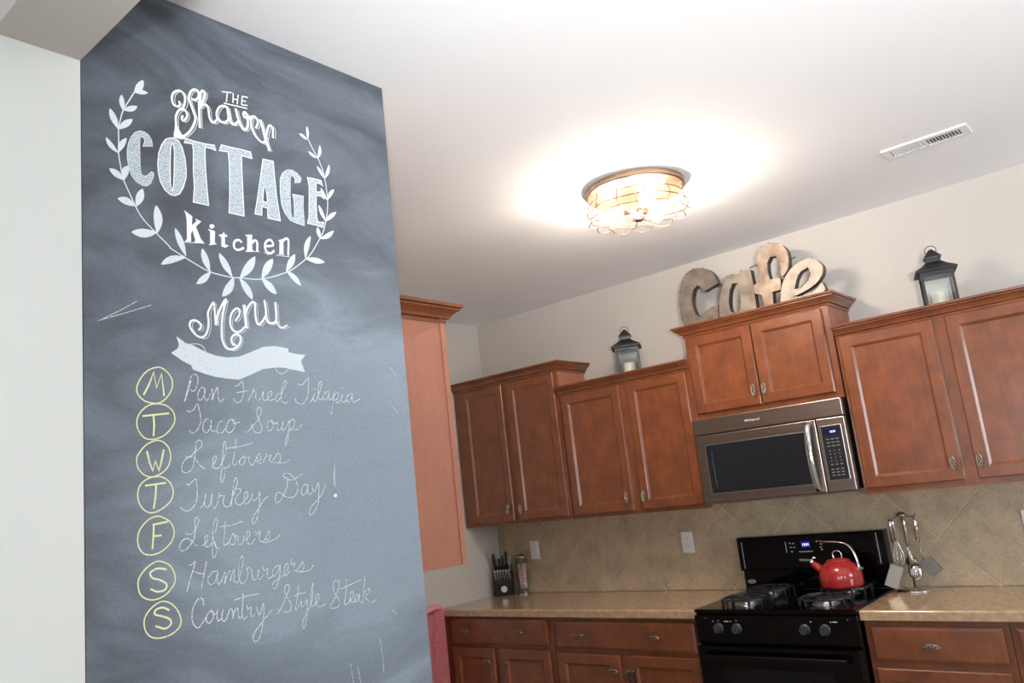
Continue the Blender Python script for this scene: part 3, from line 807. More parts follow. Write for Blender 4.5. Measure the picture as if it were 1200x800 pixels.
('lettering Hamburgers','s','c',1,0,1.8,[[-248,-730,-228,-688,-228,-712,-234,-736,-216,-700,-204,-686,-202,-712,-206,-730,-186,-684,-184,-708,-190,-728,-178,-740,-166,-736,-152,-692,-140,-648,-148,-632,-160,-666,-164,-716,-154,-746,-134,-742,-120,-708,-124,-686,-102,-694,-100,-726,-90,-742,-70,-724,-66,-700,-74,-730,-62,-744,-42,-724]]),
('lettering Hamburgers','s','c',1,0,1.8,[[-44,-686,-38,-708,-18,-704,-24,-732,-14,-746,6,-736]]),
('lettering Hamburgers','s','c',1,0,1.8,[[42,-696,18,-702,4,-724,14,-740,36,-718,46,-698,40,-740,24,-780,8,-794,0,-776,20,-758,52,-746,80,-724,88,-698,74,-698,64,-728,74,-746,96,-726]]),
('lettering Hamburgers','s','c',1,0,1.8,[[106,-676,104,-702,124,-698,114,-724,128,-736]]),
('lettering Hamburgers','s','c',1,0,1.8,[[128,-734,152,-712,164,-696,172,-716,160,-738,136,-738]]),
('lettering Hamburgers','s','c',1,0,1.8,[[150,-740,196,-740,226,-718]]),
('lettering Country Style Steak','s','c',1,0,2.0,[[-330,-808,-332,-786,-348,-778,-366,-792,-380,-820,-382,-858,-370,-886,-354,-892,-332,-870,-314,-848]]),
('lettering Country Style Steak','s','c',1,0,2.0,[[-296,-832,-314,-848,-320,-868,-310,-884,-294,-874,-286,-848,-296,-832,-288,-852,-270,-850]]),
('lettering Country Style Steak','s','c',1,0,2.0,[[-268,-836,-272,-858,-268,-882,-252,-874,-244,-840,-250,-866,-244,-888,-228,-878,-212,-846,-200,-852,-202,-886,-190,-856,-176,-846,-174,-868,-170,-888,-156,-886]]),
('lettering Country Style Steak','s','c',1,0,2.0,[[-146,-790,-152,-840,-156,-880,-148,-896,-132,-888]]),
('lettering Country Style Steak','s','c',1,0,2.0,[[-190,-812,-134,-804,-68,-804]]),
('lettering Country Style Steak','s','c',1,0,2.0,[[-132,-842,-128,-858,-112,-852,-114,-878,-108,-896,-96,-886]]),
('lettering Country Style Steak','s','c',1,0,2.0,[[-84,-856,-80,-880,-70,-890,-52,-848,-50,-886,-58,-924,-70,-970,-88,-998,-106,-994,-108,-972,-84,-944,-44,-910,-8,-882]]),
('lettering Country Style Steak','s','c',1,0,1.8,[[14,-904,36,-888,64,-844,86,-808,84,-788,68,-788,62,-814,76,-842,92,-876,84,-904,50,-902]]),
('lettering Country Style Steak','s','c',1,0,1.8,[[22,-886,36,-894]]),
('lettering Country Style Steak','s','c',1,0,1.8,[[136,-798,128,-846,114,-902,132,-890,146,-866,146,-894,162,-892,178,-864,178,-898,170,-946,158,-988,146,-984,150,-956,172,-924,196,-896,212,-846,216,-798,202,-844,196,-888,206,-904]]),
('lettering Country Style Steak','s','c',1,0,1.8,[[112,-842,140,-836,172,-836]]),
('lettering Country Style Steak','s','c',1,0,1.8,[[212,-904,234,-886,246,-860,232,-854,224,-884,234,-908,256,-912,278,-904]]),
('lettering Country Style Steak','s','c',1,0,1.8,[[300,-924,326,-896,360,-846,364,-814,344,-808,328,-828,334,-860,358,-902,352,-928,322,-932,300,-924]]),
('lettering Country Style Steak','s','c',1,0,1.8,[[412,-810,402,-876,388,-920,408,-926,426,-912]]),
('lettering Country Style Steak','s','c',1,0,1.8,[[370,-852,420,-842,500,-828]]),
('lettering Country Style Steak','s','c',1,0,1.8,[[420,-912,444,-896,444,-874,428,-880,426,-912,442,-924,462,-910]]),
('lettering Country Style Steak','s','c',1,0,1.8,[[482,-894,464,-896,450,-916,464,-924,484,-898,480,-922,494,-936]]),
('lettering Country Style Steak','s','c',1,0,1.8,[[524,-814,512,-870,500,-936]]),
('lettering Country Style Steak','s','c',1,0,1.8,[[512,-894,540,-874,544,-894,518,-908,534,-934,558,-944,586,-930]]),
('day M','s','y',1,1,2.7,[[-500,190,-534,178,-566,148,-588,104,-584,72,-558,46,-522,36,-490,40,-460,64,-438,102,-438,142,-460,174,-482,188]]),
('day M','s','y',0,0,3.8,[[-560,72,-536,116,-516,168,-506,102,-482,162,-474,70]]),
('day T','s','y',1,1,2.7,[[-506,34,-546,24,-580,-8,-592,-48,-582,-84,-558,-110,-522,-114,-480,-100,-446,-68,-430,-36,-436,0,-464,26]]),
('day T','s','y',0,0,3.8,[[-566,-18,-456,-6]]),
('day T','s','y',0,0,3.8,[[-522,-16,-520,-56,-524,-100]]),
('day W','s','y',1,1,2.7,[[-514,-120,-554,-136,-586,-170,-596,-196,-590,-232,-562,-262,-530,-268,-492,-254,-464,-226,-454,-186,-462,-150,-486,-126]]),
('day W','s','y',0,0,3.8,[[-552,-164,-542,-210,-530,-244,-518,-204,-504,-244,-492,-204,-482,-160]]),
('day T ','s','y',1,1,2.7,[[-514,-268,-554,-276,-584,-300,-594,-338,-586,-376,-560,-406,-526,-412,-486,-394,-458,-370,-446,-336,-456,-300,-482,-276]]),
('day T ','s','y',0,0,3.8,[[-562,-302,-478,-296]]),
('day T ','s','y',0,0,3.8,[[-518,-302,-522,-352,-530,-394]]),
('day F','s','y',1,1,2.7,[[-522,-428,-558,-442,-588,-474,-598,-506,-594,-542,-574,-570,-538,-578,-500,-568,-462,-538,-448,-500,-460,-460,-492,-436]]),
('day F','s','y',0,0,3.8,[[-532,-458,-534,-496,-540,-554]]),
('day F','s','y',0,0,3.8,[[-534,-460,-474,-454]]),
('day F','s','y',0,0,3.8,[[-532,-506,-502,-506]]),
('day S','s','y',1,1,2.7,[[-522,-606,-562,-624,-594,-658,-600,-690,-590,-726,-560,-748,-524,-752,-486,-738,-456,-708,-448,-678,-462,-638,-488,-616]]),
('day S','s','y',1,0,3.8,[[-486,-642,-520,-634,-550,-646,-542,-668,-512,-680,-486,-700,-492,-720,-522,-724,-550,-710]]),
('day S ','s','y',1,1,2.7,[[-508,-764,-544,-778,-572,-806,-580,-834,-572,-870,-548,-894,-512,-902,-470,-896,-438,-876,-430,-846,-446,-804,-476,-774]]),
('day S ','s','y',1,0,3.8,[[-478,-802,-504,-788,-532,-792,-536,-808,-510,-820,-478,-836,-472,-856,-496,-870,-534,-854]]),
]
CAFE=[('C',[217,2552,205,2600,172,2642,119,2666,66,2664,24,2635,-5,2589,-25,2524,-30,2447,-21,2367,18,2319,78,2306,144,2330,192,2376,197,2436,161,2431,117,2412,83,2396,61,2416,50,2467,56,2514,71,2554,98,2572,122,2551,132,2529],[]),('a',[356,2585,408,2577,410,2510,409,2445,407,2381,399,2309,299,2313,259,2304,206,2316,197,2375,205,2439,224,2501,259,2559,297,2582,344,2569],[326,2522,298,2530,278,2497,262,2435,263,2387,285,2373,315,2375,327,2419,331,2483]),('f',[575,2498,602,2523,616,2574,615,2619,595,2657,554,2683,508,2688,471,2666,449,2620,447,2556,447,2500,412,2491,409,2445,444,2432,449,2380,439,2300,492,2288,499,2377,504,2430,550,2432,556,2490,502,2499,499,2532,504,2586,523,2614,550,2611,567,2578,565,2542,562,2502],[]),('e',[527,2280,535,2368,558,2453,600,2510,655,2544,710,2556,749,2536,775,2498,769,2460,737,2424,690,2401,640,2387,608,2381,633,2373,677,2376,722,2388,758,2419,768,2381,735,2319,638,2254],[701,2509,664,2497,635,2460,619,2419,640,2412,678,2431,705,2459,709,2494])]

parts = {}
for (part, kind, mt, smooth, closed, w, C) in ART:
    if kind == 'l':
        (y0, z0), (y1, z1) = yz(C[0])
        d = Vector((y1-y0, z1-z0)); nn = Vector((-d.y, d.x)).normalized(); wd = w/1000/2*1.12
        prof = [(0, .12), (.12, .42), (.3, .8), (.5, 1), (.7, .88), (.86, .55), (.95, .25), (1, 0)]
        bend = random.uniform(-.08, .08)*d.length
        def pt(t, s): 
            return (y0+d.x*t+nn.x*(s*wd+bend*4*t*(1-t)), z0+d.y*t+nn.y*(s*wd+bend*4*t*(1-t)))
        lp = [pt(t, s) for t, s in prof]+[pt(t, -s) for t, s in reversed(prof[:-1])]
        b = bmesh.new(); fillpoly(b, [lp]); fix(b)
        obj('leaf', b, M['p'], ch)
        continue
    b = parts.setdefault(part, [bmesh.new(), []])
    mlist = b[1]; nb = len(b[0].faces)
    if kind == 's':
        pts = yz(C[0])
        if smooth: pts = [(p.x, p.y) for p in crm([(a, c, 0) for a, c in pts], 4, closed)]
        if mt == 'c':
            pts = [(a+random.uniform(-.0004, .0004), c+random.uniform(-.0004, .0004)) for a, c in pts]
        ribbon(b[0], pts, w/1000, closed)
    else:
        fillpoly(b[0], [yz(l) for l in C])
    if mt not in mlist: mlist.append(mt)
    b[0].faces.ensure_lookup_table()
    for f in b[0].faces[nb:]: f.material_index = mlist.index(mt)
LAB = {'lettering name': 'curly white script name above the large capitals', 'lettering THE': 'small chalk word THE with an underline',
       'lettering Menu': 'curly chalk word Menu', 'ribbon_banner': 'blank chalk ribbon under the word Menu',
       'wreath_stem': 'thin curved stem of the chalk wreath'}
for part, (b, ml) in parts.items():
    fix(b)
    w0 = part.split(' ')[0]; rest = part[len(w0):].strip()
    nm = {'day': 'day_circle'}.get(w0, w0)
    if part in LAB: lb = LAB[part]
    elif w0 == 'day':
        lb = {'M': 'yellow circled letter M', 'T': 'yellow circled letter T', 'W': 'yellow circled letter W', 'F': 'yellow circled letter F', 'S': 'yellow circled letter S'}[rest]
    elif rest == 'COTTAGE': lb = 'large hatched capitals COTTAGE'
    else: lb = 'white chalk writing '+rest
    obj(nm, b, [M[k] for k in ml], ch, label=lb)
# stray chalk marks left on the board: scratches and wiped arcs
b = bmesh.new(); rs = random.Random(3)
for (y0, z0, y1, z1) in ((-3.56, 1.99, -3.49, 2.035), (-3.57, 1.985, -3.46, 2.03), (-2.86, 1.30, -2.845, 1.285), (-2.835, 1.06, -2.83, 1.01),
                         (-3.0, 1.2, -2.995, 1.13), (-2.98, 1.19, -2.972, 1.12), (-2.905, 1.24, -2.9, 1.16), (-2.8, 1.93, -2.775, 1.90),
                         (-2.8, 1.82, -2.785, 1.80), (-3.585, 1.28, -3.583, 1.15)):
    ribbon(b, [(y0, z0), ((y0+y1)/2+.002, (z0+z1)/2), (y1, z1)], .0012, False)
fix(b)
obj('chalk_scratch', b, M['c'], ch, label='stray faint chalk scratches')


# ================================================================ cabinets
def pull(parent, x, z, yf, vertical=True, s=1.0):
    # braided pewter pull: pointed oval with slanting ribs, on two little posts
    b = bmesh.new(); L = .030*s; W = .0105*s
    for k in range(5):
        a = PI*k/5
        pts = []
        for i in range(9):
            t = -1+i/4
            r = W*math.sqrt(max(0, 1-t*t))*.95+.001
            ang = a*2+t*1.6
            pts.append((r*math.cos(ang), -.016-.7*r*math.sin(ang), t*L))
        tube(pts, .0022, 5, b)
    for sg in (-1, 1):
        tube([(0, -.016, sg*L), (0, -.016, sg*(L+.006))], [.004, .0015], 6, b)
        cyl((0, -.016, sg*L*.82), (0, 0, sg*L*.82), .0035, 6, b)
    if not vertical: xf(b, Matrix.Rotation(PI/2, 4, 'Y'))
    xf(b, Matrix.Translation((x, yf, z)))
    obj('handle', b, M['pewter'], parent, smooth=True)


DOOR = [(0, .019), (0, .005), (.0045, 0), (.049, 0), (.052, .002), (.061, .010), (.0615, .0105)]
DRAW = [(0, .019), (0, .006), (.010, .001), (.013, 0)]


def door(par, x0, x1, z0, z1, yf=-.335, pulls=(), lab=None):
    d = obj('door', rectloops(x0, x1, z0, z1, yf, DOOR), M['wood'], par)
    for (x, z, v) in pulls: pull(d, x, z, yf, v)
    return d


def drawer(par, x0, x1, z0, z1, yf=-.62, pulls=()):
    d = obj('drawer', rectloops(x0, x1, z0, z1, yf, DRAW), M['wood'], par)
    for (x, z, v) in pulls: pull(d, x, z, yf, v)
    return d


PROF = [(0, 0), (.005, 0), (.007, .009), (.002, .0105), (.002, .012), (.014, .014), (.018, .022), (.027, .031), (.036, .037), (.042, .040), (.042, .044), (.038, .0455),
        (.050, .048), (.051, .058), (0, .058)]


def crown(par, x0, x1, yf, yb, zb, left=True, right=True):
    b = bmesh.new(); rings = []
    for p, h in PROF:
        l = []
        if left: l.append((x0-p, yb, zb+h))
        l.append((x0-(p if left else 0), yf-p, zb+h))
        l.append((x1+(p if right else 0), yf-p, zb+h))
        if right: l.append((x1+p, yb, zb+h))
        rings.append([b.verts.new(q) for q in l])
    for A, B in zip(rings, rings[1:]):
        for i in range(len(A)-1): b.faces.new((A[i], A[i+1], B[i+1], B[i]))
    b.faces.new([r[0] for r in rings]); b.faces.new([r[-1] for r in rings][::-1])
    bmesh.ops.recalc_face_normals(b, faces=b.faces)
    return obj('crown_molding', b, M['wood'], par)


YF = -.316          # face-frame plane of the wall cabinets; the doors stand proud of it


def carcass(par, x0, x1, y0, y1, z0, z1, dark=None):
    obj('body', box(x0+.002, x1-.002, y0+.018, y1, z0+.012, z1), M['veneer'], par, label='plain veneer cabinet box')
    return obj('face_frame', box(x0, x1, y0, y0+.019, z0, z1, .0012), M['wood'], par)


def upper(label, x0, x1, z0, zt, zc, doors, left, right):
    t = thing('wall_cabinet', label, 'cabinet', ((x0+x1)/2, -.16, z0), 'stained wood wall cabinets')
    carcass(t, x0, x1, YF, -.012 if z0 < 1.5 else -.002, z0, zt)
    for d in doors: door(t, *d[:4], yf=YF-.0195, pulls=d[4])
    if left and right or right: crown(t, x0, x1, YF, -.003, zc, left, right)
    else: crown(t, x0, x1, YF, -.003, zc, left, right)
    return t


upper('tall brown wall cabinet in the back left corner, its crown stepping up', XL+.004, -.899, 1.378, 2.31, 2.275,
      [(-1.706, -1.341, 1.399, 2.268, [(-1.374, 1.471, True)]), (-1.299, -.917, 1.399, 2.268, [(-1.272, 1.469, True)])], False, True)
upper('lower wall cabinet with a lantern on top, left of the microwave', -.895, -.006, 1.378, 2.145, 2.112,
      [(-.877, -.459, 1.399, 2.110, [(-.490, 1.472, True)]), (-.406, -.027, 1.399, 2.110, [(-.380, 1.470, True)])], False, False)
tC = upper('short raised wall cabinet over the microwave carrying the metal letters', -.005, .777, 1.838, 2.325, 2.290,
      [(.013, .375, 1.867, 2.282, [(.348, 1.942, True)]), (.381, .745, 1.867, 2.282, [(.405, 1.942, True)])], True, True)
upper('wide wall cabinet right of the microwave with a lantern on top', .786, 1.70, 1.378, 2.152, 2.118,
      [(.802, 1.214, 1.405, 2.119, [(1.184, 1.481, True)]), (1.266, 1.678, 1.405, 2.119, [(1.288, 1.480, True)])], False, True)

# the cabinet whose end panel shows behind the chalkboard: hangs on the partition, doors towards the range wall
sc = thing('end_cabinet', 'light reddish cabinet end panel standing out behind the chalkboard', 'cabinet', (-.2, -2.58, 1.36))
PX = .218
obj('side_panel', box(PX-.012, PX, -2.739, -2.436, 1.360, 2.16), M['veneer'], sc, label='smooth pinkish veneer end panel, lightened as if harshly lit')
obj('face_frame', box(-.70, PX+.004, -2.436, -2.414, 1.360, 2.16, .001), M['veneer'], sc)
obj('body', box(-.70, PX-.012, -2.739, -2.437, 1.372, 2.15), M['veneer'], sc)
for x0, x1 in ((-.69, -.25), (-.23, .205)):
    b = rectloops(-x1, -x0, 1.38, 2.10, 0, DOOR)
    xf(b, Matrix.Translation((0, -2.394, 0)) @ Matrix.Rotation(PI, 4, 'Z'))
    obj('door', b, M['wood'], sc)
b = bmesh.new(); rings = []
for p, h in PROF:
    rings.append([b.verts.new(q) for q in ((PX+p, -2.739, 2.122+h), (PX+p, -2.414+p, 2.122+h), (-.70, -2.414+p, 2.122+h))])
for A, B in zip(rings, rings[1:]):
    for i in range(2): b.faces.new((A[i], A[i+1], B[i+1], B[i]))
b.faces.new([r[0] for r in rings]); b.faces.new([r[-1] for r in rings][::-1])
bmesh.ops.recalc_face_normals(b, faces=b.faces)
obj('crown_molding', b, M['wood'], sc)


def base(label, x0, x1, drs, dos):
    t = thing('base_cabinet', label, 'cabinet', ((x0+x1)/2, -.3, 0), 'stained wood base cabinets')
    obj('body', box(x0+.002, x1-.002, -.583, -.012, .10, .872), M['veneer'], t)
    obj('face_frame', box(x0, x1, -.601, -.582, .10, .873, .001), M['wood'], t)
    obj('toe_kick', box(x0, x1, -.53, -.515, .001, .099), M['wood'], t)
    for d in drs: drawer(t, *d[:4], yf=-.6205, pulls=d[4])
    for d in dos: door(t, *d[:4], yf=-.6205, pulls=d[4])
    return t


base('darker base cabinet nearest the left wall, below the knife block', XL+.004, -.924,
     [(-1.706, -.951, .712, .858, [(-1.57, .790, False), (-1.152, .787, False)])],
     [(-1.706, -1.368, .13, .690, [(-1.419, .620, False)]), (-1.322, -.953, .13, .690, [(-1.285, .619, False)])])
tF = base('base cabinet under the counter immediately left of the range', -.922, -.008,
     [(-.900, -.036, .708, .850, [(-.732, .782, False), (-.259, .778, False)])],
     [(-.900, -.492, .13, .684, [(-.532, .608, False)]), (-.446, -.028, .13, .684, [(-.425, .608, False)])])
base('base cabinet right of the range with one handle on its drawer', .770, 1.311,
     [(.792, 1.289, .708, .846, [(1.026, .774, False)])],
     [(.792, 1.289, .13, .680, [(1.24, .606, False)])])
base('base cabinet cut off by the right edge of the photo', 1.313, 2.23,
     [(1.333, 2.21, .708, .846, [(1.5, .774, False), (2.0, .774, False)])],
     [(1.333, 1.75, .13, .680, [(1.70, .606, False)]), (1.79, 2.21, .13, .680, [(1.84, .606, False)])])

# small black strap hanging on a lower door handle
b = bmesh.new()
tube(crm([(-.425, -.647, .608), (-.405, -.652, .60), (-.39, -.65, .575), (-.40, -.645, .55), (-.42, -.648, .565), (-.43, -.65, .592)], 4, True), .0045, 6, b, closed=True)
tube(crm([(-.40, -.648, .60), (-.385, -.652, .615), (-.378, -.650, .628)], 3), .004, 6, b)
tag(obj('strap', b, M['cord'], smooth=True), 'small black looped strap hanging on a lower cabinet door handle', 'strap')


def counter(label, x0, x1, g=None):
    b = bmesh.new(); prof = []
    # rolled front edge, drawn in the Y-Z plane
    for a in range(0, 91, 15): prof.append((-.622-.010*math.sin(math.radians(90-a))*1.0, .904+.010*math.sin(math.radians(a))))
    pts = [(-.011, .874), (-.632, .874)]+prof+[(-.011, .914)]
    F = [b.verts.new((x0, y, z)) for y, z in pts]; G = [b.verts.new((x1, y, z)) for y, z in pts]
    n = len(pts)
    for i in range(n): b.faces.new((F[i-1], F[i], G[i], G[i-1]))
    b.faces.new(F); b.faces.new(G[::-1])
    bmesh.ops.recalc_face_normals(b, faces=b.faces)
    return tag(obj('countertop', b, M['counter']), label, 'countertop', g)


counter('long glossy beige laminate countertop left of the range', XL+.002, -.004)
counter('glossy beige laminate countertop right of the range', .767, 2.25)


# ================================================================ range
rg = thing('gas_range', 'black gas range with four burners and a tall back panel', 'range', (.381, -.33, 0))
obj('body', box(.001, .761, -.640, -.012, .03, .905, .003), M['black'], rg)
b = box(-.001, .763, -.655, -.07, .905, .921, .004)
obj('cooktop', b, M['black'], rg)
obj('backguard_base', box(.004, .758, -.062, -.012, .9215, 1.03, .003), M['black'], rg)
bg = obj('backguard', box(.001, .764, -.088, -.0125, 1.022, 1.196, .006), M['black'], rg, label='glossy black control panel')
yb = -.0885
for x, z0, z1 in ((.029, 1.034, 1.172), (.729, 1.038, 1.184), (.272, 1.108, 1.162)):
    obj('trim_line', box(x-.002, x+.002, yb-.002, yb+.001, z0, z1), M['print'], bg)
obj('display', box(.354, .400, yb-.0015, yb+.001, 1.129, 1.160), M['blue'], bg, label='blue lit clock display')
text('display_digits', '12:51', .017, M['digit'], bg, (.377, yb-.002, 1.144), ROTF)
b = bmesh.new()
for x, z in ((.295, 1.154), (.313, 1.153), (.297, 1.133), (.315, 1.132), (.299, 1.112), (.437, 1.158), (.455, 1.157), (.456, 1.143), (.452, 1.128), (.456, 1.116)):
    box(x-.005, x+.005, yb-.001, yb+.001, z-.003, z+.003, bm=b)
for x in (.343, .358, .373, .388, .403): box(x-.006, x+.006, yb-.001, yb+.001, 1.106, 1.113, bm=b)
obj('button_print', b, M['print'], bg)
text('brand_lettering', 'Whirlpool', .017, M['print_white'], bg, (.367, yb-.001, 1.068), ROTF)
b = lathe([(.0, 0), (.024, 0), (.024, .003), (0, .003)], n=24)
xf(b, Matrix.Translation((.043, -.0620, .9640)) @ Matrix.Rotation(PI/2, 4, 'X') @ Matrix.Diagonal((1, .45, 1, 1)))
bd = obj('oval_badge', b, M['badge'], rg, label='oval pale badge')
text('badge_lettering', 'Whirlpool', .009, M['black_matte'], bd, (.043, -.0654, .9640), ROTF)
obj('control_panel', box(-.001, .763, -.662, -.6405, .770, .895, .004), M['black'], rg)
for x in (.122, .213, .533, .622):
    b = lathe([(.0, 0), (.024, 0), (.0235, .006), (.019, .010), (.018, .026), (.0165, .029), (0, .029)], n=24)
    box(-.0045, .0045, -.018, .018, .020, .036, .001, b)
    xf(b, Matrix.Translation((x, -.6622, .838)) @ Matrix.Rotation(PI/2, 4, 'X') @ Matrix.Rotation(-.2, 4, 'Z'))
    obj('burner_knob', b, M['knob_grey'], rg, smooth=False)
b = bmesh.new()
for x, z, w in ((.095, .869, .004), (.122, .871, .003), (.163, .869, .022), (.185, .869, .004), (.213, .872, .003), (.563, .871, .006), (.65, .871, .005), (.668, .871, .02)):
    box(x-w/2, x+w/2, -.6632, -.6618, z-.0018, z+.0018, bm=b)
obj('knob_print', b, M['print_white'], rg)
b = bmesh.new()
for x in (.06, .725):
    xf_ = lathe([(0, 0), (.004, 0), (.003, .003), (0, .003)], n=10)
    xf(xf_, Matrix.Translation((x, -.6622, .882)) @ Matrix.Rotation(PI/2, 4, 'X'))
    obj('screw', xf_, M['chrome'], rg)
b.free()
dr = obj('oven_door', box(.003, .759, -.680, -.6415, .205, .760, .008), M['black'], rg)
obj('oven_window', rectloops(.13, .632, .30, .665, -.6815, [(0, .003), (0, .0005), (.004, 0)]), M['dglass'], dr)
b = tube([(.05, -.682, .722), (.05, -.722, .722), (.712, -.722, .722), (.712, -.682, .722)], .011, 10)
obj('handle', b, M['black'], dr, smooth=False)
obj('drawer', box(.003, .759, -.668, -.6415, .04, .195, .006), M['black'], rg)

for i, (gx, gy) in enumerate(((.205, -.50), (.205, -.21), (.585, -.50), (.585, -.21))):
    b = lathe([(.0, 0), (.062, 0), (.060, .004), (.045, .006), (.044, .012), (.034, .014), (.034, .020), (.030, .0225), (0, .0225)], (gx, gy, .9212), 28)
    bu = obj('burner', b, M['alu'], rg, smooth=False, label='silver gas burner head')
    obj('burner_cap', lathe([(.0, 0), (.036, 0), (.036, .005), (.030, .007), (0, .007)], (gx, gy, .9440), 28), M['iron'], bu)
    b = bmesh.new(); h = .100; zt = .958
    def bar(p, q, w=.0062, th=.010):
        P = Vector(p); Q = Vector(q); d = (Q-P).normalized(); s = d.cross(Vector((0, 0, 1)))
        if s.length < .1: s = Vector((1, 0, 0))
        s.normalize(); u = s.cross(d)
        vs = [b.verts.new(c+s*a*w/2+u*e*th/2) for c in (P, Q) for a, e in ((-1, -1), (1, -1), (1, 1), (-1, 1))]
        for f in ((0, 1, 2, 3), (7, 6, 5, 4), (0, 4, 5, 1), (1, 5, 6, 2), (2, 6, 7, 3), (3, 7, 4, 0)): b.faces.new([vs[k] for k in f])
    for sx in (-1, 1):
        for sy in (-1, 1):
            bar((gx+sx*h, gy+sy*h*.55, zt-.006), (gx+sx*h, gy+sy*h*.55, .9225), .009, .012)
            bar((gx+sx*h*.55, gy+sy*h, zt-.006), (gx+sx*h*.55, gy+sy*h, .9225), .009, .009)
            bar((gx+sx*h, gy+sy*h*.55, zt-.007), (gx+sx*h*.55, gy+sy*h, zt-.007))
        bar((gx+sx*h, gy-h*.55, zt-.007), (gx+sx*h, gy+h*.55, zt-.007))
        bar((gx-h*.55, gy+sx*h, zt-.007), (gx+h*.55, gy+sx*h, zt-.007))
        bar((gx+sx*h, gy, zt-.0065), (gx+sx*.028, gy, zt-.0065))
        bar((gx, gy+sx*h, zt-.0065), (gx, gy+sx*.028, zt-.0065))
    obj('grate', b, M['iron'], rg)

# ---------------------------------------------------------------- kettle on the back right burner
KX, KY, KZ = .588, -.262, .9595
kt = thing('kettle', 'glossy red enamel tea kettle on the back right burner', 'kettle', (KX, KY, KZ))
prof = [(0, 0), (.088, 0), (.096, .004), (.0985, .012), (.0985, .055), (.095, .072), (.086, .090), (.070, .106), (.055, .115), (.053, .118)]
obj('body', lathe(prof, (KX, KY, KZ), 48), M['red'], kt, smooth=True)
obj('lid', lathe([(.056, .1175), (.056, .121), (.050, .125), (.030, .131), (.012, .1335), (0, .134)], (KX, KY, KZ), 32, capb=True), M['red'], kt, smooth=True)
b = tube(crm([(KX-.018, KY, KZ+.132), (KX-.021, KY, KZ+.150), (KX-.012, KY, KZ+.163), (KX+.008, KY, KZ+.164), (KX+.019, KY, KZ+.152), (KX+.018, KY, KZ+.131)], 4), .0032, 8)
obj('lid_knob', b, M['chrome'], kt, smooth=True, label='chrome loop on the lid')
a = Vector((KX-.080, KY-.012, KZ+.078)); e = Vector((KX-.118, KY-.025, KZ+.118))
sp_ = obj('spout', tube([a, a.lerp(e, .5), e], [.024, .0185, .013], 16), M['red'], kt, smooth=True)
obj('spout_cap', tube([e, e+(e-a).normalized()*.008], [.0155, .0155], 16), M['chrome'], sp_)
b = tube([e+Vector((0, 0, .008)), e+Vector((.012, 0, .024)), e+Vector((.024, 0, .020))], .003, 8)
obj('spout_lever', b, M['chrome'], sp_)
hp = crm([(KX+.094, KY, KZ+.083), (KX+.090, KY, KZ+.098), (KX+.086, KY, KZ+.128), (KX+.074, KY, KZ+.168), (KX+.050, KY, KZ+.196), (KX+.012, KY, KZ+.206), (KX-.040, KY, KZ+.210), (KX-.058, KY, KZ+.2105)], 4)
b = bmesh.new()
for dy in (-.006, 0, .006):
    tube([(p.x, p.y+dy, p.z) for p in hp], [.0042]*(len(hp)-3)+[.0036, .003, .002], 6, b)
obj('handle', b, M['chrome'], kt, smooth=True, label='arched chrome handle')
obj('handle_bracket', box(KX+.080, KX+.108, KY-.014, KY+.014, KZ+.074, KZ+.088, .003), M['chrome'], kt)

# ---------------------------------------------------------------- microwave
mw = thing('microwave', 'stainless over-range microwave with a black window and curved handle', 'microwave', (.39, -.2, 1.403))
YM = -.385
obj('body', box(.004, .776, YM+.028, -.013, 1.408, 1.835, .002), M['black_matte'], mw, label='black microwave case')
obj('vent_panel', box(.003, .777, YM, YM+.03, 1.752, 1.835, .004), M['steel'], mw)
md = obj('door', box(.003, .640, YM, YM+.03, 1.404, 1.748, .004), M['steel'], mw)
obj('bottom_trim', box(.003, .777, YM+.002, YM+.04, 1.396, 1.4035), M['steel_side'], mw)
obj('bezel', rectloops(.052, .588, 1.446, 1.700, YM-.0012, [(0, .003), (0, .0004), (.0025, 0)]), M['alu'], md, label='bright bezel round the window')
obj('window', rectloops(.056, .584, 1.450, 1.696, YM-.0022, [(0, .002), (0, .0003), (.001, 0), (.03, 0), (.032, .0006)]), M['mglass'], md, label='dark glass window')
hp = [(.607, YM-.004, 1.738), (.607, YM-.026, 1.715), (.606, YM-.044, 1.66), (.606, YM-.052, 1.585), (.606, YM-.044, 1.50), (.606, YM-.024, 1.432), (.606, YM-.004, 1.415)]
hp = crm(hp, 5); b = bmesh.new(); rr = []
for i, p in enumerate(hp):
    t = (hp[min(i+1, len(hp)-1)]-hp[max(i-1, 0)]).normalized(); nn = Vector((0, t.z, -t.y)).normalized()
    rr.append([b.verts.new(p+Vector((sx*.0155, 0, 0))*(1 if sn == 0 else .7)+nn*sn*.006) for sx, sn in ((-1, 0), (-1, 1), (1, 1), (1, 0), (1, -1), (-1, -1))])
for A, B in zip(rr, rr[1:]):
    for j in range(6): b.faces.new((A[j], A[(j+1) % 6], B[(j+1) % 6], B[j]))
b.faces.new(rr[0]); b.faces.new(rr[-1][::-1]); bmesh.ops.recalc_face_normals(b, faces=b.faces)
obj('handle', b, M['chrome'], md, smooth=True, label='bowed silver bar handle')
cp = obj('control_panel', box(.644, .777, YM, YM+.03, 1.404, 1.748, .004), M['steel'], mw)
obj('keypad_rim', rectloops(.659, .757, 1.456, 1.713, YM-.0012, [(0, .003), (0, .0004), (.0015, 0)]), M['alu'], cp)
kp = obj('keypad', rectloops(.662, .754, 1.459, 1.710, YM-.0022, [(0, .003), (0, .0004), (.0015, 0)]), M['black_matte'], cp, label='dark keypad')
obj('display', box(.672, .742, YM-.0032, YM-.0020, 1.667, 1.697), M['navy'], cp)
text('display_digits', '12:51', .013, M['digit'], cp, (.715, YM-.0036, 1.682), ROTF)
b = bmesh.new()
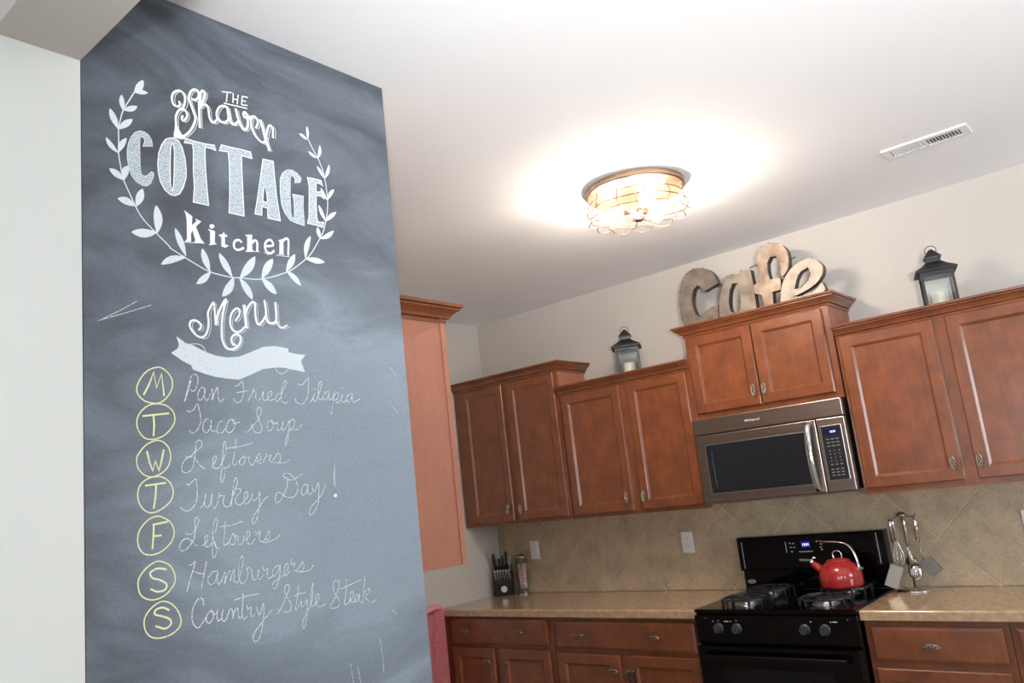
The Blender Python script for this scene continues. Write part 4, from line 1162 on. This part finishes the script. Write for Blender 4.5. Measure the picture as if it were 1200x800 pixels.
for r_ in range(3):
    for c_ in range(3): box(.679+c_*.022, .693+c_*.022, YM-.003, YM-.002, 1.648-r_*.016-.0016, 1.648-r_*.016+.0016, bm=b)
for r_ in range(5):
    for c_ in range(3):
        w = .0022 if r_ < 4 else .005
        box(.686+c_*.022-w, .686+c_*.022+w, YM-.003, YM-.002, 1.594-r_*.016-.002, 1.594-r_*.016+.002, bm=b)
for r_ in range(3):
    for c_ in range(3): box(.679+c_*.022, .692+c_*.022, YM-.003, YM-.002, 1.508-r_*.014-.0016, 1.508-r_*.014+.0016, bm=b)
obj('key_print', b, M['print'], cp)
text('brand_lettering', 'Whirlpool', .019, M['print_white'], mw, (.330, YM-.0008, 1.793), ROTF)

# ================================================================ wall plates
def plate(label, x, z, kind):
    t = thing('outlet' if kind else 'light_switch', label, 'outlet' if kind else 'switch', (x, -.011, z))
    obj('plate', rectloops(x-.036, x+.036, z-.060, z+.060, -.0165, [(0, .006), (0, .003), (.003, 0)]), M['white_pl'], t)
    if kind:
        for s in (-1, 1):
            f = obj('socket', rectloops(x-.017, x+.017, z+s*.021-.014, z+s*.021+.014, -.0185, [(0, .002), (0, .0005), (.001, 0)]), M['white_pl'], t)
            b = bmesh.new()
            for dx in (-.006, .006): box(x+dx-.001, x+dx+.001, -.0190, -.0184, z+s*.021-.002, z+s*.021+.006, bm=b)
            cyl((x, -.0184, z+s*.021-.007), (x, -.0190, z+s*.021-.007), .002, 8, b)
            obj('slots', b, M['slot'], f)
    else:
        obj('rocker', rectloops(x-.016, x+.016, z-.033, z+.033, -.0195, [(0, .003), (0, .001), (.002, 0)]), M['white_pl'], t)
    b = bmesh.new()
    for s in ((0,) if kind else (-.048, .048)): cyl((x, -.0163, z+s), (x, -.0175, z+s), .003, 10, b)
    obj('screw', b, M['alu'], t)


plate('white wall plate on the backsplash near the knife block', -1.470, 1.187, 0)
plate('white outlet on the backsplash between microwave and left cabinets', -.335, 1.182, 1)
plate('white outlet at the right edge of the photo', 1.377, 1.182, 1)

# ================================================================ knife block, its knives
BX, BY = -1.700, -.125
KR = Matrix.Translation((-1.693, -.098, 0)) @ Matrix.Rotation(math.radians(34), 4, 'Z') @ Matrix.Translation((1.700, .079, 0))
kb = thing('knife_block', 'black knife block in the counter corner with a round silver badge', 'knife block', (-1.693, -.098, .9145))
pts = [(-.128, .9150), (-.030, .9150), (-.030, 1.075), (-.075, 1.105), (-.128, 1.000)]
b = prism([pts], lambda y, z: (BX-.058, y, z), lambda y, z: (BX+.058, y, z))
blk = obj('block', xf(b, KR), M['black_matte'], kb)
b = lathe([(0, 0), (.021, 0), (.020, .003), (0, .003)], n=28)
xf(b, Matrix.Translation((BX+.002, -.1282, .958)) @ Matrix.Rotation(PI/2, 4, 'X'))
obj('badge', xf(b, KR), M['print_white'], kb, label='round silver badge')
up_ = Vector((0, -.053, .105)).normalized()          # along the sloped face
nrm = Vector((0, -.105, -.053)).normalized()*-1      # dummy, outward handled below
ax = Vector((0, -.45, .89)).normalized()
STEAK = ['leftmost slim metal-handled steak knife', 'slim steak knife second from the left', 'slim steak knife third from the left',
         'slim steak knife third from the right', 'slim steak knife second from the right', 'rightmost slim metal-handled steak knife']
for i in range(6):
    x = BX-.047+i*.0188
    k = thing('steak_knife', STEAK[i]+' in the lower row of the knife block', 'knife', tuple(KR @ Vector((x, -.125, 1.01))), 'steak knives in the knife block')
    s0 = Vector((x, -.1125, 1.015)); s1 = s0+ax*.078
    b = tube([s0, s0.lerp(s1, .1), s0.lerp(s1, .85), s1], [.005, .0068, .0072, .005], 8)
    obj('handle', xf(b, KR), M['alu'], k, smooth=True)
    obj('butt_cap', xf(tube([s0-ax*.002+Vector((0, -.003, 0)), s0-ax*.006+Vector((0, -.003, 0))], .0062, 8), KR), M['chrome'], k)
for i, (dx, y, z, ln, r, lab) in enumerate(((-.048, -.090, 1.085, .105, .0135, 'leftmost large black knife handle, thick, in the top of the block'),
                                            (-.018, -.080, 1.095, .060, .010, 'short black knife handle beside the thick left one'),
                                            (.006, -.085, 1.090, .085, .009, 'middle black knife handle rising above its neighbours'),
                                            (.034, -.088, 1.086, .118, .0115, 'tallest black knife handle, silver-tipped, right of the block'))):
    k = thing('kitchen_knife', lab, 'knife', tuple(KR @ Vector((BX+dx, y, z))), 'large knives in the knife block')
    s0 = Vector((BX+dx, y, z-.012)); av = Vector((random.uniform(-.06, .06), -.18, 1)).normalized(); s1 = s0+av*(ln+.01)
    b = tube([s0, s0.lerp(s1, .3), s0.lerp(s1, .8), s1], [r*.7, r*.85, r*1.05, r*.8], 10)
    xf(b, Matrix.Translation(s0) @ Matrix.Diagonal((.75, 1, 1, 1)) @ Matrix.Translation(-s0))
    h = obj('handle', xf(b, KR), M['black_matte'], k, smooth=True)
    if i == 3:
        obj('end_cap', xf(tube([s1-av*.003, s1+av*.004], r*.75, 10), KR), M['chrome'], h)
        for q in (.55, .75): obj('rivet', xf(tube([s0.lerp(s1, q)+Vector((.006, 0, 0)), s0.lerp(s1, q)+Vector((.010, 0, 0))], .0035, 8), KR), M['chrome'], h)
sc_ = thing('kitchen_scissors', 'scissors with a grey ribbed handle in the right end of the knife block', 'scissors', tuple(KR @ Vector((BX+.050, -.09, 1.09))))
obj('handle', xf(tube(crm([(BX+.050, -.09, 1.07), (BX+.050, -.098, 1.11), (BX+.060, -.103, 1.14), (BX+.052, -.108, 1.165), (BX+.040, -.103, 1.145), (BX+.046, -.098, 1.115)], 4, True), .0045, 8, closed=True), KR), M['alu'], sc_, smooth=True)

# ================================================================ jar of candy canes
JX, JY = -1.552, -.065
jr = thing('candy_jar', 'tall clear glass jar with a silver lid beside the knife block', 'jar', (JX, JY, .9145))
obj('glass', lathe([(.0, .002), (.040, .002), (.043, .008), (.038, .020), (.034, .03), (.036, .12), (.041, .222), (.041, .227), (.039, .227), (.034, .12), (.032, .034), (.0, .03)], (JX, JY, .9148), 32, capb=False, capt=False), M['glass'], jr, smooth=True)
obj('foot', lathe([(0, 0), (.041, 0), (.040, .006), (.022, .012), (.018, .022), (0, .022)], (JX, JY, .9147), 28), M['chrome'], jr, smooth=True)
obj('lid', lathe([(.0, 0), (.040, 0), (.041, .010), (.038, .018), (.030, .026), (.014, .030), (0, .031)], (JX, JY, 1.1425), 28), M['pewter'], jr, smooth=True)
for i in range(8):
    a = 2*PI*i/8
    c = thing('candy_cane', 'red and white striped candy cane standing in the glass jar', 'candy', (JX, JY, .95), 'candy canes in the glass jar')
    p0 = Vector((JX+.021*math.cos(a), JY+.021*math.sin(a), .955)); p1 = Vector((JX-.027*math.cos(a+PI-.9), JY-.027*math.sin(a+PI-.9), 1.112))
    pp = [p0.lerp(p1, t/22) for t in range(23)]
    b = tube(pp, .0052, 7, None)
    b.faces.ensure_lookup_table()
    for fi, f in enumerate(b.faces):
        if fi < 22*7 and ((fi // 7)+(fi % 7)//2) % 2: f.material_index = 1
    obj('cane', b, [M['candy'], M['candy_red']], c, smooth=True)

# ================================================================ pink towel on a hook of the left wall
tw = thing('hand_towel', 'pink towel hanging just left of the base cabinets', 'towel', (XL+.04, -.72, .5))
b = bmesh.new(); cols = []
for i in range(17):
    u = i/16; y = -.634-.30*u
    row = []
    for j in range(13):
        v = j/12; z = .925-.60*v
        gather = 1-.55*math.exp(-v*9)
        x = XL+.046+(.014*math.sin(u*17)+.006*math.sin(u*31+1))*gather-.006*u
        yy = -.634+(y+.634)*(.72+.28*min(1, v*3))-.010*v*0
        zz = z-.03*math.exp(-v*7)*u*1.5
        row.append(b.verts.new((x, yy, zz)))
    cols.append(row)
for A, B in zip(cols, cols[1:]):
    for j in range(12): b.faces.new((A[j], A[j+1], B[j+1], B[j]))
r = bmesh.ops.solidify(b, geom=b.faces[:], thickness=.007)
obj('cloth', b, M['pink'], tw, smooth=True)
b = tube(crm([(XL+.044, -.634, .905), (XL+.044, -.650, .925), (XL+.036, -.70, .935), (XL+.036, -.76, .922), (XL+.034, -.85, .890)], 4), [.012]*3+[.015]*11+[.012]*3, 10)
obj('folded_edge', b, M['pink'], tw, smooth=True, label='rolled top fold of the pink towel')
hk = tube([(XL+.001, -.72, .90), (XL+.03, -.72, .90), (XL+.036, -.72, .918)], .004, 8)
tag(obj('wall_hook', hk, M['pewter']), 'metal wall hook holding the pink towel', 'hook')

# ================================================================ utensil stand and utensils
UX, UY, UZ = .868, -.112, .9145
us = thing('utensil_stand', 'chrome carousel stand with a round foot right of the range', 'utensil stand', (UX, UY, UZ))
obj('foot', lathe([(0, 0), (.078, 0), (.080, .003), (.076, .007), (.03, .011), (.010, .014), (0, .014)], (UX, UY, UZ), 40), M['chrome'], us, smooth=True)
obj('pole', cyl((UX, UY, UZ+.013), (UX, UY, 1.262), .0055, 12), M['chrome'], us, smooth=True)
obj('hub', lathe([(0, 0), (.018, 0), (.024, .006), (.024, .012), (.014, .020), (0, .024)], (UX, UY, 1.252), 24), M['pewter'], us, smooth=True)
angs = [math.radians(q) for q in (200, 235, 290, 350, 100)]
for i, a in enumerate(angs):
    c, s = math.cos(a), math.sin(a)
    b = tube(crm([(UX+.018*c, UY+.018*s, 1.258), (UX+.045*c, UY+.045*s, 1.250), (UX+.060*c, UY+.060*s, 1.253), (UX+.068*c, UY+.068*s, 1.264)], 3), .003, 7)
    obj('hook_arm', b, M['pewter'], us, smooth=True)


def hang(i, r=.056): return Vector((UX+r*math.cos(angs[i]), UY+r*math.sin(angs[i]), 1.243))


def handle(t, p, ln=.105, rr=.008, m='chrome'):
    b = tube([p+Vector((0, 0, .004)), p-Vector((0, 0, .008)), p-Vector((0, 0, .02)), p-Vector((0, 0, ln))], [.003, .006, rr, rr*1.05], 12)
    return obj('handle', b, M[m], t, smooth=True)


# turner with a broad flat blade, leaning to the left
p = hang(0); t = thing('turner', 'broad flat metal turner, leftmost on the utensil stand', 'utensil', tuple(p), 'utensils on the stand')
handle(t, p); n0 = p-Vector((0, 0, .105)); 
obj('shank', tube([n0, n0-Vector((-.004, 0, .05)), n0-Vector((.000, .01, .105))], [.004, .003, .004], 8), M['chrome'], t, smooth=True)
q = n0-Vector((0, .012, .105))
b = bmesh.new(); box(-.029, .029, -.001, .001, -.105, 0, .0006, b)
xf(b, Matrix.Translation(q) @ Matrix.Rotation(.38, 4, 'Y') @ Matrix.Rotation(-.30, 4, 'X'))
obj('blade', b, M['pewter'], t)
# whisk
p = hang(1); t = thing('whisk', 'wire whisk with thin loops, hanging behind the pasta server', 'utensil', tuple(p), 'utensils on the stand')
handle(t, p, .09, .006); n0 = p-Vector((0, 0, .09)); b = bmesh.new()
for k in range(4):
    a = PI*k/4; c, s = math.cos(a), math.sin(a)
    pts = [n0+Vector((x*c, x*s, z)) for x, z in ((.003, 0), (.012, -.035), (.022, -.07), (.020, -.10), (0, -.118), (-.020, -.10), (-.022, -.07), (-.012, -.035), (-.003, 0))]
    tube(crm(pts, 3), .0012, 5, b)
obj('wires', b, M['chrome'], t, smooth=True)


def scoop(t, c, rx, rz, tilt, m, name='bowl', slots=0, depth=.6):
    b = bmesh.new(); rings = []
    for i in range(7):
        rr_ = i/6; row = []
        for j in range(24):
            a = 2*PI*j/24
            row.append(b.verts.new((rx*rr_*math.cos(a), depth*rx*(1-rr_*rr_)*-1, rz*rr_*math.sin(a))) if i or not j else row[0])
        rings.append(row)
    for i in range(6):
        for j in range(24):
            A, B, C_, D2 = rings[i][j], rings[i][(j+1) % 24], rings[i+1][(j+1) % 24], rings[i+1][j]
            try: b.faces.new((A, B, C_, D2) if i else (A, C_, D2))
            except ValueError: pass
    bmesh.ops.solidify(b, geom=b.faces[:], thickness=.0012)
    xf(b, Matrix.Translation(c) @ Matrix.Rotation(tilt, 4, 'X'))
    return obj(name, b, m, t, smooth=True)


# pasta server: oval bowl with tines
p = hang(2); t = thing('pasta_server', 'shiny round ladle-shaped pasta server with slots, in front of the stand pole', 'utensil', tuple(p), 'utensils on the stand')
handle(t, p, .125, .0068); n0 = p-Vector((0, 0, .125))
obj('shank', tube([n0, n0+Vector((.006, -.004, -.05)), n0+Vector((.008, -.004, -.08))], [.0045, .0035, .004], 8), M['chrome'], t, smooth=True)
bc = n0+Vector((.010, -.006, -.108)); bo = scoop(t, bc, .030, .038, -.15, M['chrome'])
b = bmesh.new()
for k in range(4): box(bc.x-.014+k*.008, bc.x-.0105+k*.008, bc.y-.0205, bc.y-.0165, bc.z-.016, bc.z+.012, .0005, b)
obj('slots', b, M['print_white'], bo, label='bright slots in the bowl')
# slotted spoon on the right
p = hang(3); t = thing('slotted_turner', 'slotted black-edged turner, rightmost on the utensil stand', 'utensil', tuple(p), 'utensils on the stand')
handle(t, p, .105, .009); n0 = p-Vector((0, 0, .105))
obj('shank', tube([n0, n0+Vector((.002, 0, -.05)), n0+Vector((.008, 0, -.085))], [.0045, .003, .004], 8), M['pewter'], t, smooth=True)
b = bmesh.new(); q = n0+Vector((.010, 0, -.083))
for k in range(5): box(-.030+k*.0135, -.022+k*.0135, -.001, .001, -.072, -.006, .0004, b)
for z in (-.004, -.074): box(-.030, .032, -.0012, .0012, z-.004, z+.002, .0004, b)
xf(b, Matrix.Translation(q) @ Matrix.Rotation(-.62, 4, 'Y') @ Matrix.Rotation(.35, 4, 'Z'))
obj('blade', b, M['steel_side'], t)
# ladle at the back
p = hang(4); t = thing('ladle', 'dark ladle hanging at the back of the stand', 'utensil', tuple(p), 'utensils on the stand')
handle(t, p, .105, .007, 'pewter'); n0 = p-Vector((0, 0, .105))
obj('shank', tube([n0, n0+Vector((0, 0, -.075))], .003, 8), M['pewter'], t, smooth=True)
scoop(t, n0+Vector((0, -.001, -.100)), .026, .028, .1, M['pewter'])


# ================================================================ lanterns on the wall cabinets
def lantern(label, x, y, zb, ang, s=1.0, wick=False):
    t = thing('candle_lantern', label, 'lantern', (x, y, zb), 'candle lanterns on the wall cabinets')
    R = Matrix.Translation((x, y, zb)) @ Matrix.Rotation(ang, 4, 'Z') @ Matrix.Scale(s, 4)
    w = .062; H = .185
    obj('base', xf(box(-w-.008, w+.008, -w-.008, w+.008, 0, .014, .002), R), M['lantern'], t)
    for sx in (-1, 1):
        for sy in (-1, 1):
            obj('post', xf(box(sx*w-.0055, sx*w+.0055, sy*w-.0055, sy*w+.0055, .014, H), R), M['lantern'], t)
    for sg in (-1, 1):
        for q in ((-w, w, sg*w-.004, sg*w+.004, H-.022, H-.004), (sg*w-.004, sg*w+.004, -w, w, H-.022, H-.004),
                  (-w, w, sg*w-.003, sg*w+.003, .014, .024), (sg*w-.003, sg*w+.003, -w, w, .014, .024)):
            obj('rail', xf(box(*q), R), M['lantern'], t)
    for k in range(4):
        b = xf(box(-w+.006, w-.006, w-.001, w+.001, .025, H-.022), R @ Matrix.Rotation(k*PI/2, 4, 'Z'))
        obj('pane', b, M['glass'], t)
    b = bmesh.new(); e = .086; n = .030; rings = []
    for hw, z in ((e, H-.004), (e, H), (e*.99, H+.003), (n+.022, H+.026), (n, H+.045), (n, H+.065)):
        rings.append([b.verts.new(q) for q in ((-hw, -hw, z), (hw, -hw, z), (hw, hw, z), (-hw, hw, z))])
    for A, B in zip(rings, rings[1:]):
        for j in range(4): b.faces.new((A[j], A[(j+1) % 4], B[(j+1) % 4], B[j]))
    b.faces.new(rings[0][::-1]); b.faces.new(rings[-1])
    obj('roof', xf(b, R), M['lantern'], t)
    b = bmesh.new(); rings = []
    for hw, z in ((.036, H+.064), (.037, H+.068), (.018, H+.092), (.006, H+.108)):
        rings.append([b.verts.new(q) for q in ((-hw, -hw, z), (hw, -hw, z), (hw, hw, z), (-hw, hw, z))])
    for A, B in zip(rings, rings[1:]):
        for j in range(4): b.faces.new((A[j], A[(j+1) % 4], B[(j+1) % 4], B[j]))
    b.faces.new(rings[0][::-1]); b.faces.new(rings[-1])
    obj('vent_cap', xf(b, R), M['lantern'], t)
    b = tube([R @ Vector((.024*math.cos(a), 0, H+.108+.022*math.sin(a)-.004)) for a in [2*PI*k/20 for k in range(20)]], .0018, 6, closed=True)
    obj('ring', b, M['lantern'], t, smooth=True)
    c = thing('pillar_candle', ('white pillar candle inside the ' + ('left' if x < 0 else 'right') + ' lantern'), 'candle', tuple(R @ Vector((0, 0, .0145))), 'pillar candles in the lanterns')
    b = lathe([(0, 0), (.034, 0), (.035, .002), (.035, .072), (.033, .078), (.026, .076), (.010, .071), (0, .070)], n=28)
    xf(b, R @ Matrix.Translation((0, 0, .0146)))
    obj('wax', b, M['candle'], c, smooth=True)
    b = cyl((0, 0, .0845), (0, 0, .097), .0012, 6); xf(b, R); obj('wick', b, M['black_matte'], c)


lantern('small black metal lantern on the cabinet left of the letters', -.43, -.225, 2.1465, .50)
lantern('small black metal lantern on the wide right-hand cabinet', 1.252, -.235, 2.1535, .28, 1.0)

# ================================================================ metal letters
cf = thing('cafe_letters', 'rusty tin letters spelling Cafe joined by rods on the middle cabinet', 'sign', (.37, -.245, 2.326))
MM = {'C': 'tin_grey', 'a': 'tin_grey', 'f': 'tin_warm', 'e': 'tin_pale'}
for nm, outl, hole in CAFE:
    def sm(v):
        pts = [(v[i]/1000, v[i+1]/1000) for i in range(0, len(v), 2)]
        # cut at the cabinet top so that the letter stands on it
        pts = [(a, max(c, 2.3265)) for a, c in pts]
        out = []
        n = len(pts)
        for i in range(n):
            p0, p1, p2, p3 = (Vector(pts[(i+k) % n]) for k in (-1, 0, 1, 2))
            d1 = (p1-p0); d2 = (p2-p1)
            out.append(tuple(p1))
            if d2.length > 1e-6 and d1.length > 1e-6:
                d3 = (p3-p2)
                if d3.length > 1e-6 and d1.angle(d2) < 1.0 and d2.angle(d3) < 1.0 and min(p1.y, p2.y) > 2.328:
                    q = .5*(p1+p2)+(.0625)*(2*p1+2*p2-2*p0-2*p3)*.5
                    out.append(tuple(q))
        res = []
        for q in out:
            if not res or (Vector(q)-Vector(res[-1])).length > 5e-4: res.append(q)
        return res
    loops = [sm(outl)]+([sm(hole)] if hole else [])
    # a shallow tray: face set back 6 mm behind a thin rim
    b = prism(loops, lambda x, z: (x, -.268, z), lambda x, z: (x, -.222, z), mside=1)
    L_ = obj('letter', b, [M[MM[nm]], M['tin_side']], cf, label='tin letter '+nm)
    b = bmesh.new(); rv = random.Random(nm)
    for lp in loops:
        for i in range(0, len(lp)):
            a_, c_ = lp[i]
            if c_ < 2.34 or i % 2: continue
            nx = sum(q[0] for q in loops[0])/len(loops[0])
            lathe_ = lathe([(0, 0), (.0036, 0), (.0028, .0018), (0, .0024)], n=6)
            xf(lathe_, Matrix.Translation((a_, -.2685, c_)) @ Matrix.Rotation(PI/2, 4, 'X'))
            me_ = bpy.data.meshes.new('tmp'); lathe_.to_mesh(me_); lathe_.free(); b.from_mesh(me_); bpy.data.meshes.remove(me_)
    obj('solder_dots', b, M['rust'], L_)
for (a, c) in (((.205, 2.535), (.268, 2.556)), ((.395, 2.592), (.455, 2.60)), ((.555, 2.560), (.645, 2.585)), ((.598, 2.50), (.62, 2.49))):
    obj('rod', cyl((a[0], -.245, a[1]), (c[0], -.245, c[1]), .003, 8), M['tin_side'], cf)

# ================================================================ ceiling light
FX, FY = .400, -1.357
cl = thing('ceiling_light', 'round flush ceiling light with a bronze rim and petal wire cage, lit', 'ceiling light', (FX, FY, CZ))
obj('rim', lathe([(.200, -.028), (.206, -.028), (.211, -.024), (.212, -.004), (.208, -.001), (.200, -.001), (.199, -.028)], (FX, FY, CZ), 64, capb=False, capt=False), M['bronze'], cl, smooth=False, label='bronze rim band')
obj('ceiling_pan', lathe([(0, -.012), (.120, -.012), (.196, -.006), (.196, -.001), (0, -.001)], (FX, FY, CZ), 48), M['bronze'], cl)
W = bmesh.new(); nS = 12
def ringpts(R, z, n=60): return [(FX+R*math.cos(2*PI*k/n), FY+R*math.sin(2*PI*k/n), z) for k in range(n)]
tube(ringpts(.203, CZ-.068), .0022, 6, W, closed=True)
tube(ringpts(.213, CZ-.105), .0022, 6, W, closed=True)
obj('cage_ring', W, M['wire'], cl, smooth=True)
for k in range(nS):
    a = 2*PI*(k+.3)/nS; c, s = math.cos(a), math.sin(a)
    pts = crm([(FX+r*c, FY+r*s, z) for r, z in ((.204, CZ-.044), (.208, CZ-.075), (.214, CZ-.105), (.190, CZ-.126), (.10, CZ-.140), (.018, CZ-.146))], 3)
    obj('cage_wire', tube(pts, .0020, 6), M['wire'], cl, smooth=True)
b = bmesh.new(); pts = []
for k in range(nS*10):
    a = 2*PI*(k/(nS*10)+.3/nS); ph = abs(math.sin(PI*k/10))
    pts.append((FX+(.190+.024*ph)*math.cos(a), FY+(.190+.024*ph)*math.sin(a), CZ-.126-.012*ph))
tube(pts, .0020, 6, b, closed=True)
obj('petal_wire', b, M['wire'], cl, smooth=True)
obj('hub', lathe([(0, 0), (.016, .001), (.020, .005), (.018, .010), (0, .011)], (FX, FY, CZ-.153), 24), M['bronze'], cl, smooth=True)
obj('centre_post', cyl((FX, FY, CZ-.140), (FX, FY, CZ-.012), .005, 10), M['bronze'], cl)
for k in range(3):
    a = math.radians(200+120*k); c, s = math.cos(a), math.sin(a)
    bl = obj('socket', cyl((FX+.030*c, FY+.030*s, CZ-.098), (FX+.062*c, FY+.062*s, CZ-.100), .015, 16), M['bronze'], cl)
    b = lathe([(0, 0), (.013, 0), (.014, .012), (.024, .034), (.030, .056), (.028, .074), (.018, .088), (0, .094)], n=24)
    xf(b, Matrix.Translation((FX+.063*c, FY+.063*s, CZ-.100)) @ Matrix.Rotation(a, 4, 'Z') @ Matrix.Rotation(PI/2+.06, 4, 'Y'))
    obj('bulb', b, M['bulb'], bl, smooth=True, label='glowing light bulb')

# ================================================================ ceiling vent
vt = thing('air_vent', 'white slatted air vent in the ceiling near the right edge', 'vent', (1.411, -.722, CZ))
b = bmesh.new(); vx0, vx1, vy0, vy1 = 1.250, 1.572, -.787, -.657
for q in ((vx0, vx1, vy0, vy0+.026), (vx0, vx1, vy1-.026, vy1), (vx0, vx0+.03, vy0+.026, vy1-.026), (vx1-.03, vx1, vy0+.026, vy1-.026), (1.404, 1.418, vy0+.026, vy1-.026)):
    box(*q, CZ-.008, CZ-.0005, bm=b)
obj('frame', b, M['white_pl'], vt)
obj('duct', box(vx0+.028, vx1-.028, vy0+.024, vy1-.024, CZ-.0015, CZ-.0004), M['slot'], vt, label='dark duct opening')
for bank, (s0, s1, tl) in enumerate(((vx0+.034, 1.402, -.7), (1.420, vx1-.034, .7))):
    n = 10
    for k in range(n):
        x = s0+(k+.5)*(s1-s0)/n
        b = box(-.0055, .0055, vy0+.027, vy1-.027, -.0006, .0006)
        xf(b, Matrix.Translation((x, 0, CZ-.0055)) @ Matrix.Rotation(tl, 4, 'Y'))
        obj('slat', b, M['white_pl'], vt)
for x in (vx0+.012, vx1-.012): obj('screw', cyl((x, -.722, CZ-.0075), (x, -.722, CZ-.0095), .004, 10), M['alu'], vt)
